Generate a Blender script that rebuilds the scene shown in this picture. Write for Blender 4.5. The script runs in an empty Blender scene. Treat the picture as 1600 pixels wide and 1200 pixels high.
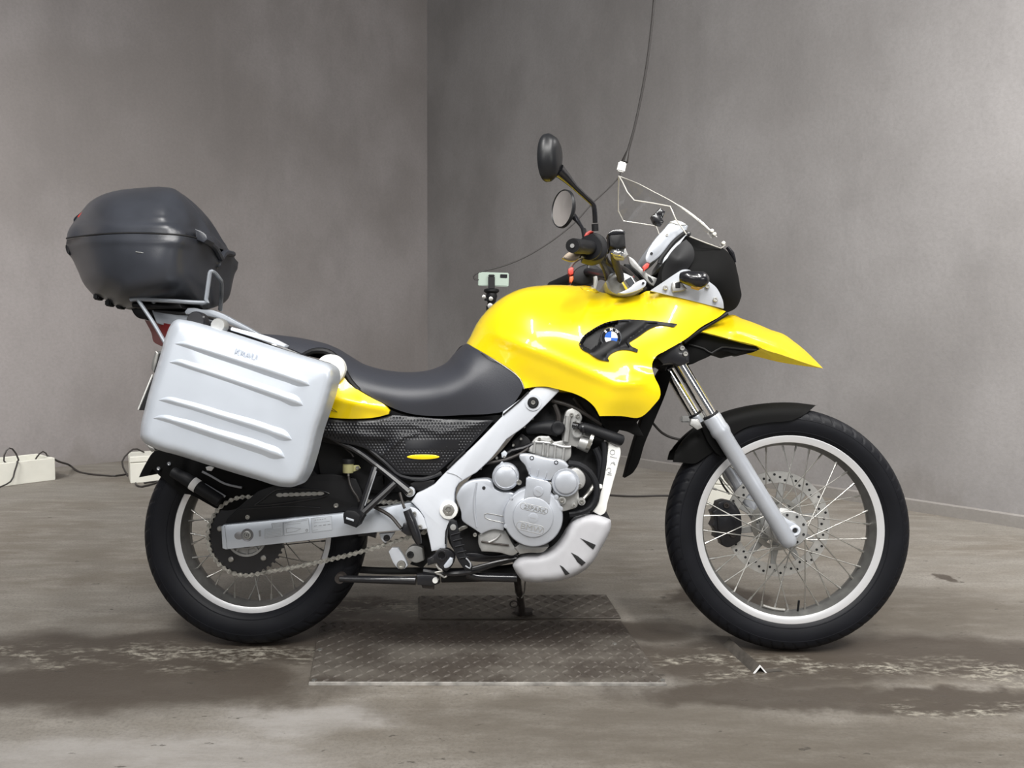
import bpy, bmesh, math, random
import numpy as np
from mathutils import Vector, Matrix
from mathutils.geometry import delaunay_2d_cdt

random.seed(7)
sc = bpy.context.scene
COL = sc.collection
rad = math.radians

# ------------------------------------------------------------------ camera, light, exposure
FPX, CAM_H, PITCH, ROLL = 1200.0, 0.855, rad(3.3), rad(0.3)
cam = bpy.data.objects.new('camera', bpy.data.cameras.new('camera'))
COL.objects.link(cam)
cam.data.sensor_width = 36.0
cam.data.lens = 36.0 * FPX / 1600.0
cam.data.clip_start = 0.05
CAM = Matrix.Translation((0, 0, CAM_H)) @ Matrix.Rotation(rad(90) - PITCH, 4, 'X') @ Matrix.Rotation(ROLL, 4, 'Z')
cam.matrix_world = CAM
sc.camera = cam

world = bpy.data.worlds.new('world')
sc.world = world
world.use_nodes = True
world.node_tree.nodes['Background'].inputs[0].default_value = (0.80, 0.84, 0.90, 1)
world.node_tree.nodes['Background'].inputs[1].default_value = 0.17


def area(name, loc, target, sx, sy, watts, color=(1, 0.985, 0.96), spread=180, shape='RECTANGLE'):
    l = bpy.data.lights.new(name, 'AREA')
    l.shape = shape
    l.size, l.size_y = sx, sy
    l.energy, l.color, l.spread = watts, color, rad(spread)
    o = bpy.data.objects.new(name, l)
    COL.objects.link(o)
    o.location = loc
    d = Vector(target) - Vector(loc)
    o.rotation_euler = d.to_track_quat('-Z', 'Y').to_euler()
    return o


area('ceiling_tube_light', (-1.15, 0.55, 3.3), (-0.75, 2.0, 0.6), 0.16, 1.8, 62)
area('ceiling_tube_light', (0.95, 0.35, 3.3), (0.75, 2.0, 0.6), 0.16, 1.8, 62)
area('ceiling_panel_light', (0.0, -0.9, 3.2), (0.0, 2.0, 0.5), 2.4, 0.9, 85)
area('ceiling_spot_light', (-0.35, -0.3, 3.0), (0.0, 2.1, 0.8), 0.12, 0.12, 8, shape='DISK')
area('ceiling_spot_light', (0.15, -0.25, 3.0), (0.1, 2.1, 0.8), 0.12, 0.12, 8, shape='DISK')
area('front_fill_light', (-2.2, -2.4, 2.3), (-0.4, 2.0, 0.6), 1.6, 0.25, 24)  # added fill on the camera side, brightens the pannier and bare metal
area('front_fill_light', (2.8, -2.3, 1.9), (0.5, 2.0, 0.6), 1.8, 0.30, 26)  # added fill, placed to put a bright line on the chrome fork tubes
area('wall_wash_light', (-3.3, 1.5, 3.3), (-4.0, 4.4, 0.2), 1.5, 0.3, 62, spread=95)  # added to lift the lower part of the left wall
area('wall_wash_light', (2.9, 0.9, 3.2), (2.7, 3.7, 0.4), 1.5, 0.3, 62, spread=100)  # added to lift the lower part of the right wall
area('wall_wash_light', (3.1, 1.9, 4.2), (2.2, 4.4, 2.4), 1.4, 0.25, 70)

sc.view_settings.view_transform = 'Standard'
sc.view_settings.look = 'None'
sc.view_settings.gamma = 1.0
sc.view_settings.use_curve_mapping = False
sc.view_settings.exposure = 0.0

# ------------------------------------------------------------------ measuring helpers
BIKE = Matrix.Translation((0, 2.11, 0)) @ Matrix.Rotation(rad(-1.0), 4, 'Z') @ Matrix.Rotation(rad(-5.0), 4, 'X')
BI = np.array(BIKE.inverted())
CN = np.array(CAM)
_ro = BI[:3, :3] @ CN[:3, 3] + BI[:3, 3]


def rays(px, py):
    px, py = np.atleast_1d(np.asarray(px, float)), np.atleast_1d(np.asarray(py, float))
    d = np.stack([(px - 800) / FPX, -(py - 600) / FPX, -np.ones_like(px)], 1)
    return d @ CN[:3, :3].T


def PA(px, py, lat):
    """Points of the motorcycle's own frame (x forward, y to its left, z up) on the plane y = lat."""
    d = rays(px, py) @ BI[:3, :3].T
    lat = np.broadcast_to(np.asarray(lat, float), d.shape[:1])
    t = (lat - _ro[1]) / d[:, 1]
    p = _ro + d * t[:, None]
    p[:, 1] = lat
    return p


def P(px, py, lat):
    return Vector(PA(px, py, lat)[0])


def S(px, py, lat):
    """Metres of one pixel at that point."""
    a = PA([px - 1, px + 1], [py, py], lat)
    return float(np.linalg.norm(a[1] - a[0])) / 2


def G(px, py, z=0.0):
    d = rays(px, py)[0]
    t = (z - CAM_H) / d[2]
    return Vector((d[0] * t, d[1] * t, z))


def AT(px, py, y):
    """World point at distance y in front of the camera position."""
    d = rays(px, py)[0]
    t = y / d[1]
    return Vector((d[0] * t, y, CAM_H + d[2] * t))


# ------------------------------------------------------------------ materials
def NTree(m):
    m.use_nodes = True
    nt = m.node_tree
    return nt, nt.nodes, nt.links, nt.nodes['Principled BSDF']


def mat(name, color, rough=0.5, metal=0.0, coat=0.0, bump=0.0, scale=200.0, vary=0.0, vscale=12.0, spec=0.5, trans=0.0, coatr=0.05):
    m = bpy.data.materials.new(name)
    nt, N, L, b = NTree(m)
    b.inputs['Base Color'].default_value = (*color, 1)
    b.inputs['Roughness'].default_value = rough
    b.inputs['Metallic'].default_value = metal
    b.inputs['Coat Weight'].default_value = coat
    b.inputs['Coat Roughness'].default_value = coatr
    b.inputs['Specular IOR Level'].default_value = spec
    b.inputs['Transmission Weight'].default_value = trans
    tc = None
    if bump or vary:
        tc = N.new('ShaderNodeTexCoord')
    if bump:
        nz = N.new('ShaderNodeTexNoise')
        nz.inputs['Scale'].default_value = scale
        nz.inputs['Detail'].default_value = 4
        bp = N.new('ShaderNodeBump')
        bp.inputs['Strength'].default_value = bump
        bp.inputs['Distance'].default_value = 0.002
        L.new(tc.outputs['Object'], nz.inputs['Vector'])
        L.new(nz.outputs['Fac'], bp.inputs['Height'])
        L.new(bp.outputs['Normal'], b.inputs['Normal'])
    if vary:
        nz = N.new('ShaderNodeTexNoise')
        nz.inputs['Scale'].default_value = vscale
        nz.inputs['Detail'].default_value = 6
        L.new(tc.outputs['Object'], nz.inputs['Vector'])
        mr = N.new('ShaderNodeMapRange')
        mr.inputs[1].default_value, mr.inputs[2].default_value = 0.3, 0.7
        mr.inputs[3].default_value, mr.inputs[4].default_value = 1 - vary, 1 + vary * 0.5
        L.new(nz.outputs['Fac'], mr.inputs[0])
        mx = N.new('ShaderNodeMix')
        mx.data_type = 'RGBA'
        mx.blend_type = 'MULTIPLY'
        mx.inputs[0].default_value = 1
        mx.inputs[6].default_value = (*color, 1)
        L.new(mr.outputs[0], mx.inputs[7])
        L.new(mx.outputs[2], b.inputs['Base Color'])
    return m


M = {
    'satin': mat('satin_grey_aluminium', (0.27, 0.29, 0.32), 0.42, metal=0.3, vary=0.06, vscale=30),
    'yellow': mat('yellow_paint', (0.94, 0.69, 0.002), 0.32, coat=1.0, coatr=0.04),
    'silver': mat('silver_paint', (0.49, 0.515, 0.56), 0.33, metal=0.4, vary=0.05, vscale=25),
    'alu': mat('brushed_aluminium', (0.63, 0.675, 0.74), 0.34, metal=0.4, bump=0.03, scale=60, vary=0.04, vscale=14),
    'frame': mat('light_grey_enamel', (0.57, 0.595, 0.64), 0.3, coat=0.3, vary=0.03, vscale=20),
    'cast': mat('cast_aluminium', (0.42, 0.42, 0.41), 0.42, metal=0.55, bump=0.12, scale=180, vary=0.15, vscale=40),
    'steel': mat('worn_steel', (0.50, 0.49, 0.46), 0.32, metal=0.85, vary=0.2, vscale=60),
    'chrome': mat('chrome', (0.88, 0.88, 0.88), 0.06, metal=1.0),
    'rimmetal': mat('anodised_rim', (0.80, 0.80, 0.81), 0.30, metal=0.55),
    'rimwell': mat('rim_well', (0.14, 0.14, 0.135), 0.42, metal=0.5, vary=0.25, vscale=40),
    'black': mat('black_plastic', (0.0085, 0.0085, 0.0095), 0.5, spec=0.28, bump=0.05, scale=300),
    'fender': mat('matt_black_plastic', (0.0045, 0.0045, 0.0045), 0.66, bump=0.1, scale=400, spec=0.10),
    'boxplastic': mat('textured_black_plastic', (0.034, 0.037, 0.046), 0.34, spec=0.6, bump=0.10, scale=420, vary=0.25, vscale=9),
    'gloss': mat('gloss_black', (0.010, 0.010, 0.012), 0.22, coat=0.5),
    'blackmetal': mat('black_enamel', (0.010, 0.010, 0.0125), 0.33, coat=0.3, vary=0.2, vscale=40),
    'dark': mat('dark_plastic_and_shade', (0.008, 0.008, 0.009), 0.7),  # dark plastic, also colours the shade inside the engine
    'rubber': mat('rubber', (0.0085, 0.009, 0.011), 0.55, spec=0.3, bump=0.08, scale=160, vary=0.15, vscale=16),
    'tyre': mat('tyre_rubber', (0.0065, 0.007, 0.0095), 0.5, spec=0.2, bump=0.05, scale=120, vary=0.25, vscale=14),
    'vinyl': mat('black_seat_vinyl', (0.037, 0.039, 0.048), 0.42, spec=0.5, bump=0.16, scale=520),
    'panel': mat('dimpled_black_plastic', (0.012, 0.0125, 0.0155), 0.36),
    'white': mat('white_plastic', (0.80, 0.80, 0.77), 0.45),
    'foam': mat('white_foam', (0.66, 0.65, 0.585), 0.7, bump=0.05, scale=90, vary=0.05, vscale=20),
    'red': mat('red_plastic', (0.55, 0.05, 0.035), 0.4),
    'redlens': mat('red_lens', (0.12, 0.003, 0.003), 0.3, coat=0.3),
    'orange': mat('orange_plastic', (0.75, 0.13, 0.035), 0.45),
    'blue': mat('roundel_blue', (0.045, 0.16, 0.60), 0.25, coat=0.5),
    'purewhite': mat('roundel_white', (0.85, 0.85, 0.85), 0.25, coat=0.5),
    'fluid': mat('amber_reservoir', (0.42, 0.40, 0.20), 0.25, coat=0.6),
    'yellowtint': mat('yellow_mark', (0.75, 0.68, 0.05), 0.4),
    'label': mat('sticker_film', (0.60, 0.64, 0.69), 0.4, metal=0.2),
    'print': mat('sticker_print', (0.30, 0.31, 0.33), 0.5),
    'reflective': mat('reflective_tape', (0.85, 0.85, 0.85), 0.35),
    'mirrorglass': mat('mirror_glass', (0.80, 0.80, 0.78), 0.05, metal=1.0),
    'shell': mat('mirror_shell_plastic', (0.012, 0.0125, 0.014), 0.36, spec=0.4),
    'phone': mat('pale_green_phone', (0.44, 0.53, 0.46), 0.3, coat=0.3),
    'cord': mat('black_cord', (0.028, 0.024, 0.022), 0.5),
    'rust': mat('rusty_iron', (0.085, 0.075, 0.064), 0.7, metal=0.2, bump=0.3, scale=80, vary=0.4, vscale=40),
    'standmetal': mat('grimy_stand', (0.05, 0.042, 0.038), 0.55, metal=0.4, vary=0.4, vscale=60),
    'plate_white': mat('number_plate', (0.75, 0.75, 0.72), 0.4),
    'amber': mat('amber_lens', (0.45, 0.26, 0.05), 0.25, coat=0.6),
}


def mask_nodes(nt, vec, blobs, soft=0.35):
    """Max of soft ellipses (cx, cy, rx, ry) over a 2-D position."""
    N, L = nt.nodes, nt.links
    acc = None
    for (cx, cy, rx, ry) in blobs:
        s = N.new('ShaderNodeVectorMath'); s.operation = 'SUBTRACT'
        L.new(vec, s.inputs[0]); s.inputs[1].default_value = (cx, cy, 0)
        m = N.new('ShaderNodeVectorMath'); m.operation = 'MULTIPLY'
        L.new(s.outputs[0], m.inputs[0]); m.inputs[1].default_value = (1 / rx, 1 / ry, 0)
        ln = N.new('ShaderNodeVectorMath'); ln.operation = 'LENGTH'
        L.new(m.outputs[0], ln.inputs[0])
        mr = N.new('ShaderNodeMapRange'); mr.interpolation_type = 'SMOOTHSTEP'
        mr.inputs[1].default_value, mr.inputs[2].default_value = 1 + soft, 1 - soft
        L.new(ln.outputs['Value'], mr.inputs[0])
        if acc is None:
            acc = mr.outputs[0]
        else:
            mx = N.new('ShaderNodeMath'); mx.operation = 'MAXIMUM'
            L.new(acc, mx.inputs[0]); L.new(mr.outputs[0], mx.inputs[1])
            acc = mx.outputs[0]
    return acc


def nmath(nt, op, a, b=None, clamp=False):
    n = nt.nodes.new('ShaderNodeMath'); n.operation = op; n.use_clamp = clamp
    for i, x in enumerate((a, b)):
        if x is None:
            continue
        if isinstance(x, (int, float)):
            n.inputs[i].default_value = x
        else:
            nt.links.new(x, n.inputs[i])
    return n.outputs[0]


def nnoise(nt, vec, scale, detail=5, rough=0.6):
    n = nt.nodes.new('ShaderNodeTexNoise')
    n.inputs['Scale'].default_value, n.inputs['Detail'].default_value, n.inputs['Roughness'].default_value = scale, detail, rough
    nt.links.new(vec, n.inputs['Vector'])
    return n.outputs['Fac']


def nrange(nt, v, a, b, c=0.0, d=1.0, smooth=True):
    n = nt.nodes.new('ShaderNodeMapRange')
    n.interpolation_type = 'SMOOTHSTEP' if smooth else 'LINEAR'
    for i, x in enumerate((a, b, c, d)):
        n.inputs[i + 1].default_value = x
    nt.links.new(v, n.inputs[0])
    return n.outputs[0]


def nmix(nt, fac, a, b, blend='MIX'):
    n = nt.nodes.new('ShaderNodeMix'); n.data_type = 'RGBA'; n.blend_type = blend
    for i, x in ((0, fac), (6, a), (7, b)):
        if isinstance(x, (int, float)):
            n.inputs[i].default_value = x
        elif isinstance(x, tuple):
            n.inputs[i].default_value = (*x, 1)
        else:
            nt.links.new(x, n.inputs[i])
    return n.outputs[2]


def nmapping(nt, vec, scale):
    n = nt.nodes.new('ShaderNodeVectorMath'); n.operation = 'MULTIPLY'
    nt.links.new(vec, n.inputs[0]); n.inputs[1].default_value = scale
    return n.outputs[0]


def blob_px(cx, cy, rx, ry):
    """A stain on the floor given by where the photo shows it."""
    a, b = G(cx - rx, cy), G(cx + rx, cy)
    c, d = G(cx, cy + ry), G(cx, cy - ry)
    return ((a.x + b.x) / 2, (c.y + d.y) / 2, (b.x - a.x) / 2, (d.y - c.y) / 2)


def floor_material():
    m = bpy.data.materials.new('stained_concrete_floor')
    nt, N, L, b = NTree(m)
    pos = N.new('ShaderNodeNewGeometry').outputs['Position']
    warp = N.new('ShaderNodeTexNoise'); warp.inputs['Scale'].default_value = 3.5; warp.inputs['Detail'].default_value = 5
    warp.inputs['Roughness'].default_value = 0.65
    L.new(pos, warp.inputs['Vector'])
    w1 = N.new('ShaderNodeVectorMath'); w1.operation = 'SUBTRACT'
    L.new(warp.outputs['Color'], w1.inputs[0]); w1.inputs[1].default_value = (0.5, 0.5, 0.5)
    w2 = N.new('ShaderNodeVectorMath'); w2.operation = 'MULTIPLY'
    L.new(w1.outputs[0], w2.inputs[0]); w2.inputs[1].default_value = (0.55, 0.22, 0)
    w3 = N.new('ShaderNodeVectorMath'); w3.operation = 'ADD'
    L.new(pos, w3.inputs[0]); L.new(w2.outputs[0], w3.inputs[1])
    wv = w3.outputs[0]
    big = nnoise(nt, nmapping(nt, pos, (0.6, 1.2, 1)), 1.3, 6)
    mid = nnoise(nt, nmapping(nt, pos, (0.5, 1.6, 1)), 9.0, 8, 0.7)
    fine = nnoise(nt, pos, 120.0, 6, 0.7)
    c = nmix(nt, nrange(nt, big, 0.35, 0.65), (0.165, 0.145, 0.120), (0.215, 0.200, 0.178))
    c = nmix(nt, nrange(nt, mid, 0.42, 0.68, 0, 0.65), c, (0.275, 0.256, 0.228))
    c = nmix(nt, nrange(nt, fine, 0.42, 0.70, 0, 0.5), c, (0.10, 0.09, 0.078))
    # browner concrete in front and to the right, paler patch at the left
    brown = mask_nodes(nt, wv, [blob_px(1150, 1165, 520, 52), blob_px(900, 1120, 300, 30), blob_px(1450, 960, 200, 40)], 0.45)
    c = nmix(nt, nmath(nt, 'MULTIPLY', brown, nrange(nt, mid, 0.3, 0.7, 0.85, 0.6)), c, (0.100, 0.086, 0.070))
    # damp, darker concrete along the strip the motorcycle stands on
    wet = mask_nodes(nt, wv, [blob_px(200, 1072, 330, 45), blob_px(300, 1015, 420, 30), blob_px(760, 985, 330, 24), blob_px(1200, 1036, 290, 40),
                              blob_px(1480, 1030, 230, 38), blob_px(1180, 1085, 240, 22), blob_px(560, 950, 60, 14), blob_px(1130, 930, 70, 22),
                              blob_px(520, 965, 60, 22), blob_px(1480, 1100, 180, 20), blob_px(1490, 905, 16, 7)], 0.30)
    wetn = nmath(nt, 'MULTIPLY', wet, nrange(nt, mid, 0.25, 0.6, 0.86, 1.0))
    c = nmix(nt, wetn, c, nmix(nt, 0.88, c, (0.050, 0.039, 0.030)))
    pale = mask_nodes(nt, wv, [blob_px(160, 1190, 330, 40), blob_px(480, 1130, 110, 26)], 0.5)
    c = nmix(nt, nmath(nt, 'MULTIPLY', pale, nrange(nt, mid, 0.3, 0.7, 0.45, 0.85)), c, (0.300, 0.285, 0.270))
    # spalled, limy patches
    vec_s = nmapping(nt, pos, (0.45, 1.0, 1))
    flake = nnoise(nt, vec_s, 70.0, 6, 0.72)
    lime = mask_nodes(nt, wv, [blob_px(120, 1024, 190, 16), blob_px(330, 1030, 160, 22), blob_px(600, 958, 100, 18), blob_px(1110, 1038, 100, 22), blob_px(1330, 1040, 150, 16),
                               blob_px(1560, 1060, 90, 20), blob_px(1500, 1110, 100, 12), blob_px(880, 1000, 30, 6)], 0.5)
    clump = nnoise(nt, nmapping(nt, pos, (0.55, 1.0, 1)), 11.0, 5, 0.65)
    limem = nmath(nt, 'MULTIPLY', nmath(nt, 'MULTIPLY', lime, nrange(nt, clump, 0.44, 0.60)), nrange(nt, flake, 0.44, 0.60, 0, 0.95))
    c = nmix(nt, limem, c, (0.36, 0.335, 0.28))
    # small pits and crumbs
    pit = nrange(nt, nnoise(nt, nmapping(nt, pos, (0.5, 1, 1)), 34.0, 4, 0.6), 0.66, 0.71)
    c = nmix(nt, nmath(nt, 'MULTIPLY', pit, 0.7), c, (0.055, 0.048, 0.04))
    L.new(c, b.inputs['Base Color'])
    r = nrange(nt, wetn, 0, 1, 0.78, 0.46, False)
    L.new(r, b.inputs['Roughness'])
    b.inputs['Specular IOR Level'].default_value = 0.3
    h = nmath(nt, 'ADD', nmath(nt, 'MULTIPLY', fine, 0.35), nmath(nt, 'MULTIPLY', mid, 0.8))
    h = nmath(nt, 'SUBTRACT', h, nmath(nt, 'MULTIPLY', pit, 0.6))
    h = nmath(nt, 'ADD', h, nmath(nt, 'MULTIPLY', limem, 0.5))
    bp = N.new('ShaderNodeBump'); bp.inputs['Strength'].default_value = 0.5; bp.inputs['Distance'].default_value = 0.006
    L.new(h, bp.inputs['Height']); L.new(bp.outputs['Normal'], b.inputs['Normal'])
    return m


def wall_material(name, tint, seed):
    m = bpy.data.materials.new(name)
    nt, N, L, b = NTree(m)
    pos = N.new('ShaderNodeNewGeometry').outputs['Position']
    off = N.new('ShaderNodeVectorMath'); off.operation = 'ADD'
    L.new(pos, off.inputs[0]); off.inputs[1].default_value = (seed, seed * 0.7, 0)
    p = off.outputs[0]
    big = nnoise(nt, p, 0.9, 4, 0.5)
    mid = nnoise(nt, nmapping(nt, p, (1, 1, 0.55)), 3.2, 7, 0.62)
    fine = nnoise(nt, p, 60, 5, 0.7)
    streak = nnoise(nt, nmapping(nt, p, (9, 9, 0.35)), 1.0, 5, 0.6)
    a, d = tint
    c = nmix(nt, nrange(nt, big, 0.36, 0.64), d, a)
    c = nmix(nt, nrange(nt, mid, 0.40, 0.72, 0, 0.30), c, tuple(x * 0.72 for x in d))
    c = nmix(nt, nrange(nt, streak, 0.52, 0.78, 0, 0.10), c, tuple(x * 1.15 for x in a))
    c = nmix(nt, nrange(nt, fine, 0.3, 0.75, 0, 0.22), c, tuple(x * 0.6 for x in d))
    # browner and darker towards the floor line
    sep = N.new('ShaderNodeSeparateXYZ'); L.new(pos, sep.inputs[0])
    gz = nmath(nt, 'ADD', sep.outputs['Z'], nrange(nt, mid, 0.3, 0.7, -0.12, 0.12))
    c = nmix(nt, nrange(nt, gz, 0.16, 0.02, 0, 0.35), c, (0.13, 0.115, 0.10))
    L.new(c, b.inputs['Base Color'])
    b.inputs['Roughness'].default_value = 0.75
    b.inputs['Specular IOR Level'].default_value = 0.25
    h = nmath(nt, 'ADD', nmath(nt, 'MULTIPLY', mid, 1.0), nmath(nt, 'MULTIPLY', fine, 0.15))
    bp = N.new('ShaderNodeBump'); bp.inputs['Strength'].default_value = 0.25; bp.inputs['Distance'].default_value = 0.02
    L.new(h, bp.inputs['Height']); L.new(bp.outputs['Normal'], b.inputs['Normal'])
    return m


def clear_material():
    m = bpy.data.materials.new('clear_acrylic')
    m.use_nodes = True
    nt = m.node_tree
    for n in list(nt.nodes):
        nt.nodes.remove(n)
    out = nt.nodes.new('ShaderNodeOutputMaterial')
    tr = nt.nodes.new('ShaderNodeBsdfTransparent'); tr.inputs[0].default_value = (0.955, 0.96, 0.955, 1)
    gl = nt.nodes.new('ShaderNodeBsdfGlossy'); gl.inputs['Roughness'].default_value = 0.06
    gl.inputs['Color'].default_value = (0.9, 0.9, 0.9, 1)
    lw = nt.nodes.new('ShaderNodeLayerWeight'); lw.inputs['Blend'].default_value = 0.5
    pw = nt.nodes.new('ShaderNodeMath'); pw.operation = 'POWER'; pw.inputs[1].default_value = 4.0
    nt.links.new(lw.outputs['Facing'], pw.inputs[0])
    fr = nt.nodes.new('ShaderNodeMath'); fr.operation = 'MULTIPLY_ADD'; fr.inputs[1].default_value = 0.75; fr.inputs[2].default_value = 0.05
    nt.links.new(pw.outputs[0], fr.inputs[0])
    mx = nt.nodes.new('ShaderNodeMixShader')
    nt.links.new(fr.outputs[0], mx.inputs[0]); nt.links.new(tr.outputs[0], mx.inputs[1]); nt.links.new(gl.outputs[0], mx.inputs[2])
    nt.links.new(mx.outputs[0], out.inputs['Surface'])
    return m


def beak_material():
    m = mat('yellow_moulded_plastic', (0.94, 0.66, 0.002), 0.35, coat=0.6)
    nt = m.node_tree
    b = nt.nodes['Principled BSDF']; out = nt.nodes['Material Output']
    tr = nt.nodes.new('ShaderNodeBsdfTranslucent'); tr.inputs[0].default_value = (0.85, 0.80, 0.10, 1)
    mx = nt.nodes.new('ShaderNodeMixShader'); mx.inputs[0].default_value = 0.30
    nt.links.new(b.outputs[0], mx.inputs[1]); nt.links.new(tr.outputs[0], mx.inputs[2])
    nt.links.new(mx.outputs[0], out.inputs['Surface'])
    return m


M['beak'] = beak_material()
M['clear'] = clear_material()
M['clearedge'] = mat('acrylic_edge', (0.62, 0.60, 0.55), 0.15, coat=0.8)
M['floor'] = floor_material()
M['wall_a'] = wall_material('grey_render_wall', ((0.270, 0.250, 0.246), (0.215, 0.197, 0.190)), 3.1)
M['wall_b'] = wall_material('grey_render_wall_right', ((0.300, 0.287, 0.284), (0.240, 0.228, 0.223)), 9.4)

# ------------------------------------------------------------------ mesh helpers
BASE = {}          # name of a thing or part-empty -> its origin in the frame its meshes are given in


def link_mesh(name, verts, faces, material, parent=None, smooth=True, sharp=32, kind=None):
    off = BASE.get(parent.name, Vector()) if parent is not None else Vector()
    me = bpy.data.meshes.new(name)
    me.from_pydata([tuple(Vector(v) - off) for v in verts], [], [tuple(f) for f in faces])
    me.validate()
    bm = bmesh.new(); bm.from_mesh(me)
    bmesh.ops.remove_doubles(bm, verts=bm.verts, dist=1e-6)
    bmesh.ops.recalc_face_normals(bm, faces=bm.faces)
    bm.to_mesh(me); bm.free()
    if smooth:
        me.shade_smooth()
        me.set_sharp_from_angle(angle=rad(sharp))
    me.materials.append(material)
    o = bpy.data.objects.new(name, me)
    COL.objects.link(o)
    if parent is not None:
        o.parent = parent
    if kind:
        o['kind'] = kind
    return o


class MB:
    def __init__(self):
        self.v, self.f = [], []

    def add(self, vf):
        n = len(self.v)
        self.v += [tuple(x) for x in vf[0]]
        self.f += [tuple(i + n for i in f) for f in vf[1]]
        return self

    def build(self, name, material, parent=None, **k):
        return link_mesh(name, self.v, self.f, material, parent, **k)


def thing(name, label, cat, base=Vector(), frame=None, group=None):
    o = bpy.data.objects.new(name, None)
    COL.objects.link(o)
    o.empty_display_size = 0.1
    base = Vector(base)
    o.matrix_world = (frame if frame is not None else Matrix.Identity(4)) @ Matrix.Translation(base)
    BASE[o.name] = base
    o['label'], o['category'] = label, cat
    if group:
        o['group'] = group
    return o


def part_empty(name, parent, base):
    o = bpy.data.objects.new(name, None)
    COL.objects.link(o)
    o.parent = parent
    base = Vector(base)
    o.location = base - BASE[parent.name]
    o.empty_display_size = 0.05
    BASE[o.name] = base
    return o


def densify(pts, res, closed=True, corner=48):
    """Catmull-Rom style smoothing of a list of tuples; sharp corners stay. Returns points and source segment ids."""
    A = np.array([p[:3] for p in pts], float)
    n = len(A)
    T = []
    for i in range(n):
        if not closed and i in (0, n - 1):
            T.append(None); continue
        a, b = A[i] - A[i - 1], A[(i + 1) % n] - A[i]
        la, lb = np.linalg.norm(a[:2]) + 1e-9, np.linalg.norm(b[:2]) + 1e-9
        ang = math.degrees(math.acos(max(-1, min(1, float(a[:2] @ b[:2]) / la / lb))))
        T.append(None if ang > corner else (a / la * lb + b / lb * la) / (la + lb))
    out, seg = [], []
    for i in range(n if closed else n - 1):
        p, q = A[i], A[(i + 1) % n]
        ln = np.linalg.norm((q - p)[:2]) + 1e-9
        k = max(1, int(math.ceil(ln / res)))
        c = q - p
        m0 = c if T[i] is None else T[i] * ln
        m1 = c if T[(i + 1) % n] is None else T[(i + 1) % n] * ln
        for j in range(k):
            t = j / k
            h = (2*t**3 - 3*t**2 + 1) * p + (t**3 - 2*t**2 + t) * m0 + (-2*t**3 + 3*t**2) * q + (t**3 - t**2) * m1
            out.append(h); seg.append(i)
    if not closed:
        out.append(A[-1]); seg.append(n - 2)
    return np.array(out), seg


def tps(ctrl, q):
    C = np.array(ctrl, float)
    X = C[:, :2] / 100.0
    Q = q / 100.0
    n = len(C)

    def U(r2):
        return 0.5 * r2 * np.log(r2 + 1e-12)
    K = U(((X[:, None] - X[None]) ** 2).sum(2)) + np.eye(n) * 1e-3
    Pm = np.hstack([np.ones((n, 1)), X])
    A = np.zeros((n + 3, n + 3))
    A[:n, :n], A[:n, n:], A[n:, :n] = K, Pm, Pm.T
    w = np.linalg.solve(A, np.concatenate([C[:, 2], np.zeros(3)]))
    return U(((Q[:, None] - X[None]) ** 2).sum(2)) @ w[:n] + np.hstack([np.ones((len(Q), 1)), Q]) @ w[n:]


def seg_dist(Q, A, B):
    d = B - A
    L2 = (d * d).sum(1) + 1e-12
    t = np.clip(((Q[:, None] - A[None]) * d[None]).sum(2) / L2[None], 0, 1)
    pr = A[None] + t[..., None] * d[None]
    D = np.sqrt(((Q[:, None] - pr) ** 2).sum(2))
    k = D.argmin(1)
    return D.min(1), k, t[np.arange(len(Q)), k]


def in_poly(Q, Pg):
    x, y = Q[:, 0], Q[:, 1]
    ins = np.zeros(len(Q), bool)
    n = len(Pg)
    for i in range(n):
        (x1, y1), (x2, y2) = Pg[i], Pg[(i + 1) % n]
        if y1 == y2:
            continue
        c = ((y1 > y) != (y2 > y)) & (x < (x2 - x1) * (y - y1) / (y2 - y1) + x1)
        ins ^= c
    return ins


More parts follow.
